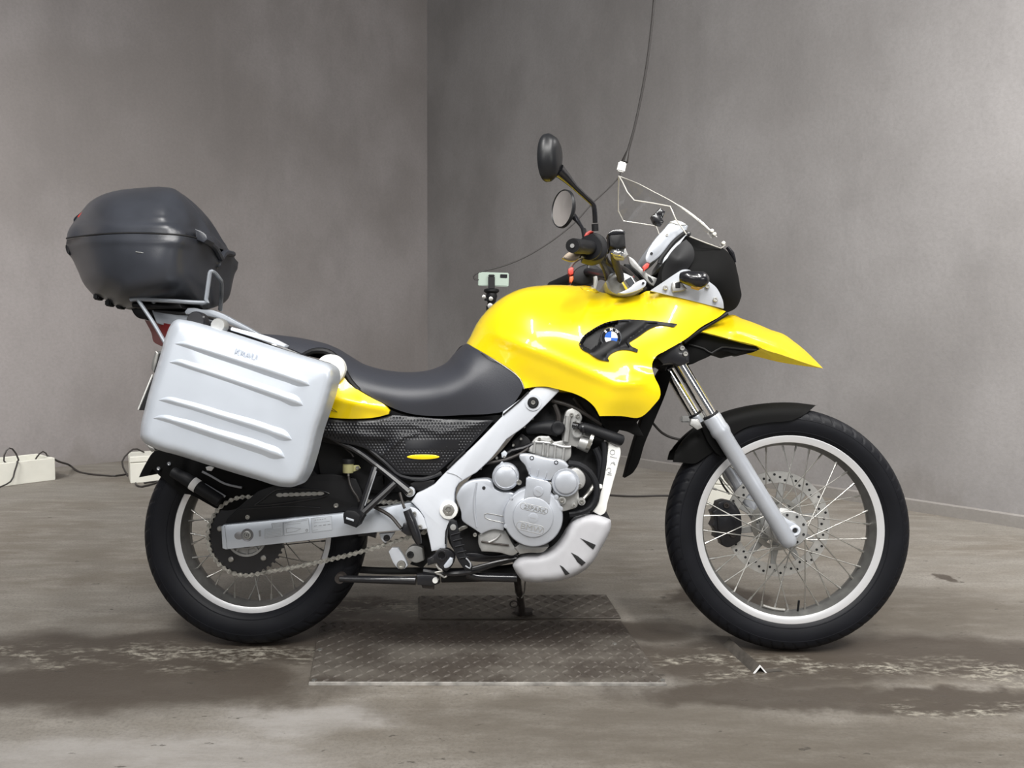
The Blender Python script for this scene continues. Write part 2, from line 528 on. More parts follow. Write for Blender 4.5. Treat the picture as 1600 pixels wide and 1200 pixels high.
def sheet(out, ctrl=(), w=None, n=2.0, res=6.0, rim=0.008, mirror=False, delta=None, closed=False, corner=48, ores=None, latf=None, hole=None):
    """A curved panel with the given outline: out = (x, y, lateral[, 'f']) where 'f' marks the edge at which the surface turns
    away over w pixels; ctrl = inner (x, y, lateral). Returns verts, faces in the motorcycle's frame."""
    D, seg = densify(out, ores or res, True, corner)
    fl = [len(p) > 3 and len(out[(i + 1) % len(out)]) > 3 for i, p in enumerate(out)]
    eflag = np.array([fl[s] for s in seg])
    B2 = D[:, :2]
    lo, hi = B2.min(0), B2.max(0)
    gx = np.arange(lo[0], hi[0] + res, res)
    gy = np.arange(lo[1], hi[1] + res, res * 0.866)
    g = np.array([(x + (res / 2 if j % 2 else 0), y) for j, y in enumerate(gy) for x in gx])
    g = g[in_poly(g, B2)]
    d, _, _ = seg_dist(g, B2, np.roll(B2, -1, 0))
    g = g[d > 0.55 * res]
    if w:
        # two close rings inside the turning edge, so that it rounds off instead of ending in flat triangles
        sgn = 1 if np.sum(B2[:, 0]*np.roll(B2[:, 1], -1) - np.roll(B2[:, 0], -1)*B2[:, 1]) > 0 else -1
        T = np.roll(B2, -1, 0) - np.roll(B2, 1, 0)
        Nn = np.stack([-T[:, 1], T[:, 0]], 1) * sgn / (np.linalg.norm(T, axis=1)[:, None] + 1e-9)
        extra = []
        for dl_ in (0.12, 0.35):
            q = (B2 + Nn * (res * dl_))[eflag | np.roll(eflag, 1)]
            q = q[in_poly(q, B2)]
            if len(q):
                dq, _, _ = seg_dist(q, B2, np.roll(B2, -1, 0))
                extra.append(q[dq > res * dl_ * 0.8])
        g = np.vstack([g[d[d > 0.55 * res] > 0.62 * res]] + extra)
    allp = np.vstack([B2, g])
    nb = len(B2)
    hedges = []
    if hole is not None:
        Hd, _ = densify([(x, y, 0) for x, y in hole], 4.0, True)
        hole = Hd[:, :2]
        dh, _, _ = seg_dist(allp, hole, np.roll(hole, -1, 0))
        keepp = dh > 1.6
        keepp[:nb] = True
        allp = allp[keepp]
        n0 = len(allp)
        allp = np.vstack([allp, hole])
        hedges = [(n0 + i_, n0 + (i_ + 1) % len(hole)) for i_ in range(len(hole))]
    r = delaunay_2d_cdt([Vector(p) for p in allp], hedges, [list(range(nb))], 1, 1e-4)
    V2 = np.array([tuple(v) for v in r[0]])
    F = [tuple(f) for f in r[2]]
    src = [p for i, p in enumerate(out) if not (len(p) > 3)] if w else list(out)
    c = [p[:3] for p in src] + list(ctrl)
    if len(c) < 3:
        c = c + [(lo[0], lo[1], c[0][2]), (hi[0], lo[1], c[0][2]), (hi[0], hi[1], c[0][2])]
    lat = latf(V2) if latf else tps(c, V2)
    pf = 1.0
    if w:
        E = np.where(eflag)[0]
        A, Bq = B2[E], B2[(E + 1) % nb]
        dd, k, t = seg_dist(V2, A, Bq)
        le = D[E, 2][k] * (1 - t) + D[(E + 1) % nb, 2][k] * t
        u = np.clip(dd / w, 0, 1)
        pf = (1 - (1 - u) ** n) ** (1.0 / n)
        lat = le + (lat - le) * pf
    if delta is not None:
        lat = lat + delta(V2[:, 0], V2[:, 1]) * pf
    if hole is not None:
        H = np.array(hole, float)
        cen = np.array([(V2[a] + V2[b] + V2[c_]) / 3 for a, b, c_ in F])
        keep = ~in_poly(cen, H)
        F = [f for f, k_ in zip(F, keep) if k_]
    V = PA(V2[:, 0], V2[:, 1], lat)
    # faces look towards -y
    i, j, k = F[0]
    if np.cross(V[j] - V[i], V[k] - V[i])[1] > 0:
        F = [f[::-1] for f in F]
    # boundary edges
    cnt = {}
    for f in F:
        for a, b in zip(f, f[1:] + f[:1]):
            cnt[(a, b)] = cnt.get((a, b), 0) + 1
    bnd = [(a, b) for (a, b) in cnt if (b, a) not in cnt]
    if hole is not None:
        mid = np.array([(V2[a] + V2[b]) / 2 for a, b in bnd])
        db, _, _ = seg_dist(mid, B2, np.roll(B2, -1, 0))
        bnd = [e for e, x in zip(bnd, db) if x < 0.5]
    if w and len(bnd):
        mid = np.array([(V2[a] + V2[b]) / 2 for a, b in bnd])
        dm, _, _ = seg_dist(mid, A, Bq)
        free = [e for e, x in zip(bnd, dm) if x > 0.5]
    else:
        free = bnd
    verts, faces = [tuple(v) for v in V], list(F)
    nv = len(verts)
    if closed:
        verts += [(v[0], v[1] + rim, v[2]) for v in V]
        faces += [tuple(i + nv for i in f[::-1]) for f in F]
        faces += [(b, a, a + nv, b + nv) for a, b in bnd]
    elif rim:
        m = {}
        for e in free:
            for a in e:
                if a not in m:
                    m[a] = len(verts)
                    verts.append((V[a][0], V[a][1] + rim, V[a][2]))
        faces += [(b, a, m[a], m[b]) for a, b in free]
    if mirror:
        nv = len(verts)
        verts += [(v[0], -v[1], v[2]) for v in verts]
        faces += [tuple(i + nv for i in f[::-1]) for f in faces]
    return verts, faces


def lat_function(out, ctrl, w, n, delta=None, res=6.0, corner=48):
    """The lateral position of such a panel as a function of pixel positions, for things that lie on it."""
    D, seg = densify(out, res, True, corner)
    fl = [len(p) > 3 and len(out[(i + 1) % len(out)]) > 3 for i, p in enumerate(out)]
    B2 = D[:, :2]; nb = len(B2)
    E = np.where(np.array([fl[s] for s in seg]))[0]
    c = [p[:3] for p in out if not len(p) > 3] + list(ctrl)

    def f(V2):
        V2 = np.atleast_2d(np.array(V2, float))
        lat = tps(c, V2)
        dd, k, t = seg_dist(V2, B2[E], B2[(E + 1) % nb])
        le = D[E, 2][k] * (1 - t) + D[(E + 1) % nb, 2][k] * t
        u = np.clip(dd / w, 0, 1)
        pf = (1 - (1 - u) ** n) ** (1.0 / n)
        return le + (lat - le) * pf + (delta(V2[:, 0], V2[:, 1]) * pf if delta else 0)
    return f


def polyline_distance(line):
    A = np.array(line, float)

    def f(x, y):
        d, _, _ = seg_dist(np.stack([x, y], 1), A[:-1], A[1:])
        return d
    return f


def bm_out(bm):
    bm.verts.index_update()
    r = ([tuple(v.co) for v in bm.verts], [tuple(v.index for v in f.verts) for f in bm.faces])
    bm.free()
    return r


def prism(loop, depth_vec, bev=0.0, seg=2):
    """Extrude a closed loop of 3-D points along depth_vec; bevel its first face's rim."""
    bm = bmesh.new()
    vs = [bm.verts.new(p) for p in loop]
    f = bm.faces.new(vs)
    r = bmesh.ops.extrude_face_region(bm, geom=[f])
    nv = [e for e in r['geom'] if isinstance(e, bmesh.types.BMVert)]
    bmesh.ops.translate(bm, verts=nv, vec=depth_vec)
    if bev:
        first = set(vs)
        es = [e for e in bm.edges if e.verts[0] in first and e.verts[1] in first]
        bmesh.ops.bevel(bm, geom=es, offset=bev, segments=seg, profile=0.5, affect='EDGES', clamp_overlap=True)
    bmesh.ops.recalc_face_normals(bm, faces=bm.faces)
    return bm_out(bm)


def plate(pts, lat, depth=0.01, bev=0.003, seg=2, smooth=True, res=4.0, corner=48):
    """A flat piece with the outline pts (pixels) whose outer face lies in the plane y = lat, depth thick."""
    if smooth:
        D, _ = densify([(p[0], p[1], 0) for p in pts], res, True, corner)
        xy = D[:, :2]
    else:
        xy = np.array([p[:2] for p in pts], float)
    L = PA(xy[:, 0], xy[:, 1], lat)
    return prism([tuple(p) for p in L], (0, depth, 0), bev, seg)


def lathe(c, prof, segs=32, axis=(0, 1, 0), ref=(0, 0, 1)):
    """Surface of revolution: prof = (radius, distance along axis) list, c = 3-D centre."""
    ax = Vector(axis).normalized()
    u = Vector(ref).cross(ax)
    if u.length < 1e-4:
        u = Vector((1, 0, 0)).cross(ax)
    u.normalize(); w = ax.cross(u)
    c = Vector(c)
    v, f, rows = [], [], []
    for r, h in prof:
        if r < 1e-7:
            rows.append([len(v)]); v.append(tuple(c + ax * h))
        else:
            rows.append(list(range(len(v), len(v) + segs)))
            v += [tuple(c + ax * h + (u * math.cos(2*math.pi*k/segs) + w * math.sin(2*math.pi*k/segs)) * r) for k in range(segs)]
    for a, b in zip(rows, rows[1:]):
        if len(a) == 1 and len(b) == 1:
            continue
        for k in range(segs):
            k2 = (k + 1) % segs
            if len(a) == 1:
                f.append((a[0], b[k2], b[k]))
            elif len(b) == 1:
                f.append((a[k], a[k2], b[0]))
            else:
                f.append((a[k], a[k2], b[k2], b[k]))
    return v, f


def disc(px, py, lat, rpx, prof=None, segs=32, h=0.01):
    """Round piece facing the camera side at a pixel; prof = (fraction of radius, lateral offset)."""
    c, s = P(px, py, lat), S(px, py, lat)
    prof = prof or [(1, h), (1, 0.002), (0.94, 0), (0, 0)]
    return lathe(c, [(a * rpx * s, b) for a, b in prof], segs)


def bolt(px, py, lat, rpx, h=0.006):
    c, s = P(px, py, lat), S(px, py, lat)
    r = rpx * s
    return lathe(c, [(r, h), (r, 0), (r*0.85, -h*0.35), (r*0.5, -h*0.35), (r*0.42, h*0.2), (0, h*0.2)], 12)


def sweep(pts, r, segs=8, res=0.012, smooth=True, caps=True):
    """Tube through 3-D points, r a number or one per point."""
    A = np.array([tuple(p) for p in pts], float)
    R = np.full(len(A), r, float) if np.isscalar(r) else np.array(r, float)
    if smooth and len(A) > 2:
        q, rr = [], []
        n = len(A)
        for i in range(n - 1):
            p0, p1, p2, p3 = A[max(i-1, 0)], A[i], A[i+1], A[min(i+2, n-1)]
            k = max(2, min(24, int(np.linalg.norm(p2 - p1) / res)))
            for j in range(k):
                t = j / k
                q.append(0.5 * ((2*p1) + (-p0+p2)*t + (2*p0-5*p1+4*p2-p3)*t*t + (-p0+3*p1-3*p2+p3)*t**3))
                rr.append(R[i] * (1-t) + R[i+1] * t)
        q.append(A[-1]); rr.append(R[-1])
        A, R = np.array(q), np.array(rr)
    n = len(A)
    T = np.gradient(A, axis=0)
    T /= np.linalg.norm(T, axis=1)[:, None] + 1e-12
    t0 = Vector(T[0])
    u = t0.orthogonal().normalized()
    v, f = [], []
    for i in range(n):
        t = Vector(T[i])
        u = (u - t * u.dot(t)).normalized()
        w = t.cross(u)
        for k in range(segs):
            a = 2 * math.pi * k / segs
            v.append(tuple(Vector(A[i]) + (u * math.cos(a) + w * math.sin(a)) * R[i]))
    for i in range(n - 1):
        for k in range(segs):
            k2 = (k + 1) % segs
            f.append((i*segs+k, i*segs+k2, (i+1)*segs+k2, (i+1)*segs+k))
    if caps:
        f.append(tuple(range(segs))[::-1])
        f.append(tuple((n-1)*segs + k for k in range(segs)))
    return v, f


def tube(pts, r, **k):
    return sweep([P(*p) for p in pts], r, **k)


def box(c, size, rot=None, bev=0.0, seg=2):
    bm = bmesh.new()
    bmesh.ops.create_cube(bm, size=1.0)
    bmesh.ops.scale(bm, vec=size, verts=bm.verts)
    if bev:
        bmesh.ops.bevel(bm, geom=list(bm.edges), offset=bev, segments=seg, affect='EDGES', clamp_overlap=True)
    m = Matrix.Translation(Vector(c)) @ (rot.to_4x4() if rot is not None else Matrix.Identity(4))
    bmesh.ops.transform(bm, matrix=m, verts=bm.verts)
    return bm_out(bm)


def text_mesh(txt, px, py, lat, hpx, ang=0.0, extr=0.0012, bold=0.0, width=1.0):
    """Lettering standing proud of the plane y = lat, centred on a pixel; ang in degrees, clockwise in the picture."""
    cu = bpy.data.curves.new('lettering', 'FONT')
    cu.body, cu.align_x, cu.align_y = txt, 'CENTER', 'CENTER'
    cu.extrude, cu.offset, cu.resolution_u = 0.5, bold, 3
    o = bpy.data.objects.new('lettering', cu)
    COL.objects.link(o)
    dg = bpy.context.evaluated_depsgraph_get()
    me = bpy.data.meshes.new_from_object(o.evaluated_get(dg))
    V = np.array([tuple(v.co) for v in me.vertices])
    F = [tuple(p.vertices) for p in me.polygons]
    bpy.data.objects.remove(o); bpy.data.meshes.remove(me); bpy.data.curves.remove(cu)
    k = hpx / 0.72
    x, y = V[:, 0] * k * width, -V[:, 1] * k
    a = rad(ang)
    q = PA(px + x * math.cos(a) - y * math.sin(a), py + x * math.sin(a) + y * math.cos(a), lat)
    q[:, 1] += np.where(V[:, 2] > 0, -extr, 0.0005)
    return [tuple(p) for p in q], F


def ellipse_pts(cx, cy, a, b, ang=0, n=28, t0=0, t1=360):
    r = []
    c, s = math.cos(rad(ang)), math.sin(rad(ang))
    full = abs(t1 - t0) >= 360
    for i in range(n):
        t = rad(t0 + (t1 - t0) * i / (n if full else n - 1))
        x, y = a * math.cos(t), b * math.sin(t)
        r.append((cx + x * c - y * s, cy + x * s + y * c))
    return r

# ------------------------------------------------------------------ the room
corner = G(668, 677)
dl = (G(88, 730) - corner); dl.z = 0; dl.normalize()
dr = (G(1423, 797) - corner); dr.z = 0; dr.normalize()
n_l = Vector((dl.y, -dl.x, 0)); n_l = n_l if n_l.y > 0 else -n_l
n_r = Vector((dr.y, -dr.x, 0)); n_r = n_r if n_r.y > 0 else -n_r


def wall(name, d, nrm, material, length=7.5, height=5.0, t=0.2):
    a, b = corner - d * 0.0, corner + d * length
    loop = [a, b, b + nrm * t, a + nrm * t]
    v, f = prism([tuple(p - Vector((0, 0, 0.1))) for p in loop], (0, 0, height + 0.1))
    o = link_mesh(name, v, f, material, smooth=False)
    o['kind'] = 'structure'
    return o


wall('wall_left', dl, n_l, M['wall_a'])
wall('wall_right', dr, n_r, M['wall_b'])
v, f = box((0, 2.0, -0.1), (16, 12, 0.2))
fl = link_mesh('floor', v, f, M['floor'], smooth=False)
fl['kind'] = 'structure'
# rough concrete fillet along the foot of the right-hand wall
a, b = corner - n_r * 0.0, corner + dr * 7.0
prof = [(-0.02, 0.0), (-0.02, 0.055), (0.0, 0.060), (0.0, 0.0)]
vv = []
for p in (a, b):
    for (u, z) in prof:
        q = p + n_r * u
        vv.append((q.x, q.y, z))
sk = link_mesh('baseboard_right', vv, [(0, 1, 5, 4), (1, 2, 6, 5), (0, 3, 2, 1), (4, 5, 6, 7)],
               wall_material('concrete_fillet', ((0.30, 0.285, 0.27), (0.22, 0.205, 0.19)), 1.3), smooth=False)
sk['kind'] = 'structure'


# ------------------------------------------------------------------ steel checker plates in the floor
def plate_material():
    m = bpy.data.materials.new('worn_checker_steel')
    nt, N, L, b = NTree(m)
    pos = N.new('ShaderNodeNewGeometry').outputs['Position']
    n1 = nnoise(nt, nmapping(nt, pos, (1, 2, 1)), 4.5, 6, 0.65)
    n2 = nnoise(nt, pos, 70, 5, 0.7)
    c = nmix(nt, nrange(nt, n1, 0.35, 0.65), (0.064, 0.053, 0.044), (0.122, 0.109, 0.093))
    c = nmix(nt, nrange(nt, n2, 0.45, 0.8, 0, 0.6), c, (0.13, 0.115, 0.095))
    damp = mask_nodes(nt, pos, [blob_px(700, 992, 260, 18), blob_px(900, 985, 130, 12), blob_px(560, 985, 100, 14)], 0.5)
    c = nmix(nt, nmath(nt, 'MULTIPLY', damp, nrange(nt, n2, 0.3, 0.6, 0.6, 1.0)), c, (0.030, 0.022, 0.017))
    L.new(c, b.inputs['Base Color'])
    b.inputs['Metallic'].default_value = 0.2
    L.new(nrange(nt, n1, 0.3, 0.7, 0.45, 0.7), b.inputs['Roughness'])
    return m


M['checker'] = plate_material()


def checker(name, label, FL, FR, BR, BL, pitch, group, strip):
    q = [G(*FL), G(*FR), G(*BR), G(*BL)]
    c = sum(q, Vector()) / 4
    t = thing(name, label, 'floor plate', (c.x, c.y, 0.0), group=group)
    zt = 0.005
    v, f = prism([(p.x, p.y, zt) for p in q], (0, 0, -0.004), 0.001, 1)
    link_mesh('steel_plate', v, f, M['checker'], t, smooth=False)
    mb = MB()
    W = (q[1] - q[0]).length; D = ((q[3] - q[0]).length + (q[2] - q[1]).length) / 2
    nu, nv = int(W / pitch), int(D / pitch)
    for i in range(nu):
        for j in range(nv):
            u, w = (i + 0.5) / nu, (j + 0.5) / nv
            p = (q[0] * (1-u) + q[1] * u) * (1-w) + (q[3] * (1-u) + q[2] * u) * w
            a = rad(45 if (i + j) % 2 else -45)
            d = Vector((math.cos(a), math.sin(a), 0)); e = Vector((-d.y, d.x, 0))
            l, h = pitch * 0.56, pitch * 0.13
            P0 = Vector((p.x, p.y, zt))
            up = Vector((0, 0, 0.003))
            vs = [P0 - d*l, P0 - d*l*0.35 - e*h, P0 + d*l*0.35 - e*h, P0 + d*l, P0 + d*l*0.35 + e*h, P0 - d*l*0.35 + e*h, P0 - d*l*0.45 + up, P0 + d*l*0.45 + up]
            mb.add((vs, [(0, 1, 6), (1, 2, 7, 6), (2, 3, 7), (3, 4, 7), (4, 5, 6, 7), (5, 0, 6)]))
    mb.build('raised_lugs', M['checker'], t, smooth=False, kind='stuff')
    if strip:
        y0 = q[0]; x = (q[1] - q[0]).normalized(); back = Vector((-x.y, x.x, 0))
        v, f = prism([tuple(y0 - back*0.004 + Vector((0, 0, 0.0065))), tuple(q[1] - back*0.004 + Vector((0, 0, 0.0065))),
                      tuple(q[1] + back*0.004 + Vector((0, 0, 0.0065))), tuple(y0 + back*0.004 + Vector((0, 0, 0.0065)))], (0, 0, -0.006))
        s = link_mesh('edge_strip', v, f, mat('bare_plate_edge', (0.45, 0.43, 0.40), 0.4, metal=0.3, vary=0.5, vscale=30), t, smooth=False)
        s['label'] = 'pale bare metal edge of the plate'
        for (px, py) in ((500, 1018), (491, 1066), (1035, 1066), (960, 1009)):
            link_mesh('screw_head', *lathe(G(px, py) + Vector((0, 0, 0.005)), [(0.007, 0), (0.0065, 0.002), (0, 0.0035)], 10, (0, 0, 1), (1, 0, 0)), M['steel'], t)
    return t


checker('checker_plate', 'large steel checker plate with a pale front edge, in the floor under the motorcycle',
        (483, 1070), (1041, 1071), (970, 972), (500, 973), 0.027, 'steel checker plates in the floor', True)
checker('checker_plate', 'smaller steel checker plate behind the large one, under the side stand foot',
        (656, 968), (970, 967), (947, 931), (655, 933), 0.027, 'steel checker plates in the floor', False)

# ------------------------------------------------------------------ length of steel angle by the front wheel
A0, A1 = G(1187, 1051), G(1139, 1008)
t = thing('steel_angle', 'short rusty steel angle bar lying on the floor under the front tyre', 'wheel chock', (A0 + A1) / 2)
d = (A1 - A0).normalized(); e = Vector((-d.y, d.x, 0))
if e.x < 0:
    e = -e
h, hw, th = 0.021, 0.0185, 0.0035
prof = [(-hw, 0), (0, h), (hw, 0), (hw - th*1.4, 0), (0, h - th*1.5), (-hw + th*1.4, 0)]
v, f = prism([tuple(A0 + e*u + Vector((0, 0, z))) for u, z in prof], d * (A1 - A0).length)
link_mesh('angle_bar', v, f, M['rust'], t, smooth=False)
v, f = prism([tuple(A0 - d*0.003 + e*u + Vector((0, 0, z))) for u, z in prof], d * 0.003)
o = link_mesh('cut_end', v, f, M['reflective'], t, smooth=False)
o['label'] = 'bright cut end of the angle'
v, f = prism([tuple(A0 - d*0.003 + e*u + Vector((0, 0, 0.002))) for u in (hw, hw + 0.042)] + [tuple(A0 + d*0.012 + e*u + Vector((0, 0, 0.002))) for u in (hw + 0.042, hw)], (0, 0, -0.002))
link_mesh('foot_flange', v, f, M['rust'], t, smooth=False)

# ------------------------------------------------------------------ foam boxes along the walls


def foam_box(name, label, A, B, depth, hpx, open_top, group='white foam boxes along the walls', left=0.0):
    a, b = G(*A), G(*B)
    x = (b - a).normalized(); y = Vector((-x.y, x.x, 0))
    Y = a.y
    h = hpx / FPX * Y
    a = a - x * left
    W = (b - a).length
    c = a + x * (W / 2) + y * (depth / 2)
    t = thing(name, label, 'box', c, group=group)
    rot = Matrix((x, y, (0, 0, 1))).transposed()
    th = 0.018
    if open_top:
        for nm, cc, s in (('front_panel', c - y*(depth/2 - th/2), (W, th, h)), ('back_panel', c + y*(depth/2 - th/2), (W, th, h)),
                          ('end_panel', c - x*(W/2 - th/2), (th, depth - 2*th, h)), ('end_panel', c + x*(W/2 - th/2), (th, depth - 2*th, h))):
            v, f = box(cc + Vector((0, 0, h/2)), s, rot, 0.003, 1)
            link_mesh(nm, v, f, M['foam'], t, smooth=False)
        v, f = box(c + Vector((0, 0, h*0.30)), (W - 2*th, depth - 2*th, h*0.58), rot, 0.003, 1)
        link_mesh('packing', v, f, mat('grubby_packing', (0.34, 0.34, 0.29), 0.8, vary=0.5, vscale=15, bump=0.4, scale=30), t, smooth=False)
    else:
        v, f = box(c + Vector((0, 0, h*0.38)), (W, depth, h*0.76), rot, 0.004, 1)
        link_mesh('box_body', v, f, M['foam'], t, smooth=False)
        v, f = box(c + Vector((0, 0, h*0.885)), (W + 0.004, depth + 0.004, h*0.22), rot, 0.004, 1)
        link_mesh('box_lid', v, f, M['foam'], t, smooth=False)
    return t, a, x, y, W, h, c


t1, a1, x1, y1, W1, h1, c1 = foam_box('foam_box', 'white foam box open at the top with black cord loops, cut by the picture edge', (17, 759), (87, 750), 0.26, 37, True, left=0.10)
t2, a2, x2, y2, W2, h2, c2 = foam_box('foam_box', 'white lidded foam box behind the rear tyre by the left wall', (204, 756), (256, 752), 0.22, 43, False)
t3, a3, x3, y3, W3, h3, c3 = foam_box('foam_box', 'white foam box seen through the front wheel by the right wall', (1101, 790), (1166, 796), 0.20, 46, False)


def cord(name, label, pts, r, material=None, **k):
    v, f = sweep(pts, r, segs=6, res=0.03, **k)
    o = link_mesh(name, v, f, material or M['cord'])
    o['label'], o['category'], o['group'] = label, 'cable', 'cords lying along the walls'
    return o


top1 = c1 + Vector((0, 0, h1*0.6))


def over(o, dx, dy, dz):
    return o + x1*dx + y1*dy + Vector((0, 0, dz))


lp = a1 + x1*0.13 + y1*0.05 + Vector((0, 0, h1*0.60))
cord('cord', 'black cord looped in the open foam box and hanging over its front', [lp + x1*0.02, lp + Vector((0, 0, 0.06)) + x1*0.03, lp + Vector((0, 0, 0.125)) - x1*0.0, lp + Vector((0, 0, 0.12)) - x1*0.03,
     lp + Vector((0, 0, 0.06)) - x1*0.045, lp + Vector((0, 0, 0.022)) - x1*0.0, lp - y1*0.062 + Vector((0, 0, 0.060)) + x1*0.005, lp - y1*0.068 + Vector((0, 0, 0.0)) - x1*0.015, a1 + x1*0.09 - y1*0.03 + Vector((0, 0, 0.03)), a1 - x1*0.0 - y1*0.06 + Vector((0, 0, 0.006)), a1 - x1*0.12 - y1*0.05 + Vector((0, 0, 0.006))], 0.0045)
lq = a1 + x1*0.26 + y1*0.10 + Vector((0, 0, h1*0.60))
cord('cord', 'short black cord arch standing in the open foam box', [lq, lq + Vector((0, 0, 0.05)) + x1*0.012, lq + Vector((0, 0, 0.085)) + x1*0.05, lq + Vector((0, 0, 0.05)) + x1*0.075, lq + x1*0.075], 0.0045)
e1 = a1 + x1 * W1
z6 = Vector((0, 0, 0.006))
cord('cord', 'dark cord trailing along the floor between the two foam boxes at left', [e1 + y1*0.08 - x1*0.012 + Vector((0, 0, h1 + 0.005)), e1 + y1*0.05 + x1*0.04 + Vector((0, 0, h1*0.75)), G(108, 735) + z6*6, G(122, 738) + z6, G(140, 742) + z6, G(160, 744) + z6, G(180, 745) + z6, G(199, 742) + z6], 0.006)
cord('cord', 'black cord coiled on the floor at the foot of the lidded foam box', [G(212, 756.5) + z6, G(214, 760) + z6, G(222, 762) + z6, G(238, 758) + z6, G(249, 753.5) + z6, G(240, 756) + z6*2, G(225, 758) + z6*2], 0.006)
s2 = a2 + Vector((0, 0, h2))
cord('cord', 'dark cord arching over the left end of the lidded foam box', [a2 + y2*0.03 - x2*0.012 + Vector((0, 0, h2*0.25)), a2 + y2*0.04 - x2*0.04 + Vector((0, 0, h2*0.8)), s2 + y2*0.06 + x2*0.02 + Vector((0, 0, 0.035)), s2 + y2*0.08 + x2*0.06 + Vector((0, 0, 0.022)), s2 + y2*0.09 + x2*0.08 + Vector((0, 0, 0.008))], 0.005)
cord('cord', 'black cord lying along the floor towards the front wheel', [G(860, 772) + z6, G(930, 774) + z6, G(985, 777) + z6, G(1040, 776) + z6, G(1075, 779) + z6, G(1098, 786) + z6], 0.006)

# ------------------------------------------------------------------ hanging cable, phone and tripod at the back of the room
YT = 4.05
t = thing('hanging_cable', 'black cable hanging from above with a white connector, ending at the phone', 'cable', AT(971, 262, YT))
link_mesh('thick_cable', *sweep([AT(1026, -90, YT), AT(1022, 0, YT), AT(1013, 85, YT), AT(1002, 150, YT), AT(990, 205, YT), AT(980, 240, YT)], [0.0065]*5 + [0.0075], segs=8, res=0.05), M['cord'], t)
link_mesh('strain_relief', *sweep([AT(981, 236, YT), AT(976, 253, YT)], [0.008, 0.019], segs=10), M['cord'], t)
o = link_mesh('connector', *box(AT(971, 261, YT), (0.042, 0.03, 0.052), Matrix.Rotation(rad(12), 3, 'Y'), 0.006), M['white'], t)
o['label'] = 'white plastic connector'
link_mesh('thin_cable', *sweep([AT(969, 270, YT), AT(966, 278, YT), AT(948, 297, YT), AT(925, 318, YT), AT(898, 348, YT), AT(860, 378, YT), AT(820, 402, YT), AT(785, 416, YT), AT(757, 423, YT), AT(745, 427, YT), AT(740, 432, YT), AT(742, 436.5, YT), AT(748, 437, YT)], 0.0038, segs=6, res=0.04), M['cord'], t)

t = thing('phone', 'pale green phone held sideways in a black clamp behind the tank', 'phone', AT(771, 437, YT))
pr = Matrix.Rotation(rad(1.5), 3, 'Y')
link_mesh('phone_body', *box(AT(771, 436.5, YT), (0.160, 0.009, 0.072), pr, 0.004, 3), M['phone'], t)
link_mesh('camera_block', *box(AT(787, 431.5, YT - 0.006), (0.037, 0.004, 0.019), pr, 0.0018, 2), M['gloss'], t)
tp = thing('tripod', 'black tripod with a phone clamp standing behind the fuel tank', 'tripod', Vector((AT(764, 480, YT).x, YT + 0.03, 0)))
YC = YT - 0.014
link_mesh('phone_clamp', *box(AT(768, 442, YC), (0.034, 0.012, 0.070), None, 0.004), M['dark'], tp)
link_mesh('clamp_top', *box(AT(768, 430.5, YC - 0.002), (0.034, 0.012, 0.010), None, 0.003), M['black'], tp)
link_mesh('quick_release_plate', *lathe(AT(768, 454.5, YT), [(0.0, 0.010), (0.030, 0.012), (0.040, 0.006), (0.040, -0.004), (0.030, -0.012), (0, -0.012)], 20, (0, 0, 1), (1, 0, 0)), M['black'], tp)
link_mesh('ball_head', *lathe(AT(768, 466, YT), [(0.0, 0.03), (0.026, 0.028), (0.030, 0.01), (0.024, -0.012), (0.020, -0.026), (0.026, -0.03), (0.0, -0.034)], 20, (0, 0, 1), (1, 0, 0)), M['black'], tp)
for (px, py, r) in ((756, 464, 0.010), (767, 467, 0.011), (766, 478, 0.014)):
    o = link_mesh('clamp_knob', *lathe(AT(px, py, YT - 0.034), [(0, -0.010), (r, -0.008), (r, 0.012), (0, 0.012)], 14), M['steel'], tp)
    o['label'] = 'grey metal knob'
link_mesh('lever', *sweep([AT(757, 468, YT - 0.03), AT(764, 469, YT - 0.03)], 0.006, segs=6, smooth=False), M['black'], tp)
top = AT(764, 478, YT); top2 = AT(757, 500, YT)
bx = AT(764, 480, YT).x
link_mesh('centre_column', *sweep([(bx, YT, top.z), (bx, YT, 0.45)], 0.015, segs=12, smooth=False), M['black'], tp)
link_mesh('leg_hub', *lathe((bx, YT, 0.93), [(0, 0.05), (0.032, 0.045), (0.038, 0), (0.03, -0.03), (0, -0.03)], 16, (0, 0, 1), (1, 0, 0)), M['black'], tp)
for k in range(3):
    a = rad(95 + 120 * k)
    d = Vector((math.cos(a), math.sin(a), 0))
    link_mesh('leg', *sweep([Vector((bx, YT, 0.93)) + d*0.03, Vector((bx, YT, 0.02)) + d*0.26], [0.015, 0.011], segs=10, smooth=False), M['black'], tp)
    link_mesh('rubber_foot', *lathe(Vector((bx, YT, 0.0)) + d*0.265, [(0, 0), (0.014, 0), (0.014, 0.03), (0, 0.035)], 10, (0, 0, 1), (1, 0, 0)), M['rubber'], tp)

# ------------------------------------------------------------------ the motorcycle
moto = thing('motorcycle', 'yellow touring motorcycle with a black seat and spoked wheels, leaning on its side stand', 'motorcycle', (0, 0, 0), BIKE)


def part(name, vf, material, parent=moto, label=None, **k):
    o = link_mesh(name, vf[0], vf[1], M[material] if isinstance(material, str) else material, parent, **k)
    if label:
        o['label'] = label
    return o


def join(*vfs):
    mb = MB()
    for vf in vfs:
        mb.add(vf)
    return mb.v, mb.f


SIN5, COS5 = math.sin(rad(-5)), math.cos(rad(-5))
TYRE_PROFILE = [(-.70, -.02), (-.84, .10), (-.95, .28), (-1, .48), (-.965, .66), (-.84, .82), (-.62, .925), (-.32, .982), (0, 1), (.32, .982), (.62, .925), (.84, .82), (.965, .66), (1, .48), (.95, .28), (.84, .10), (.70, -.02)]


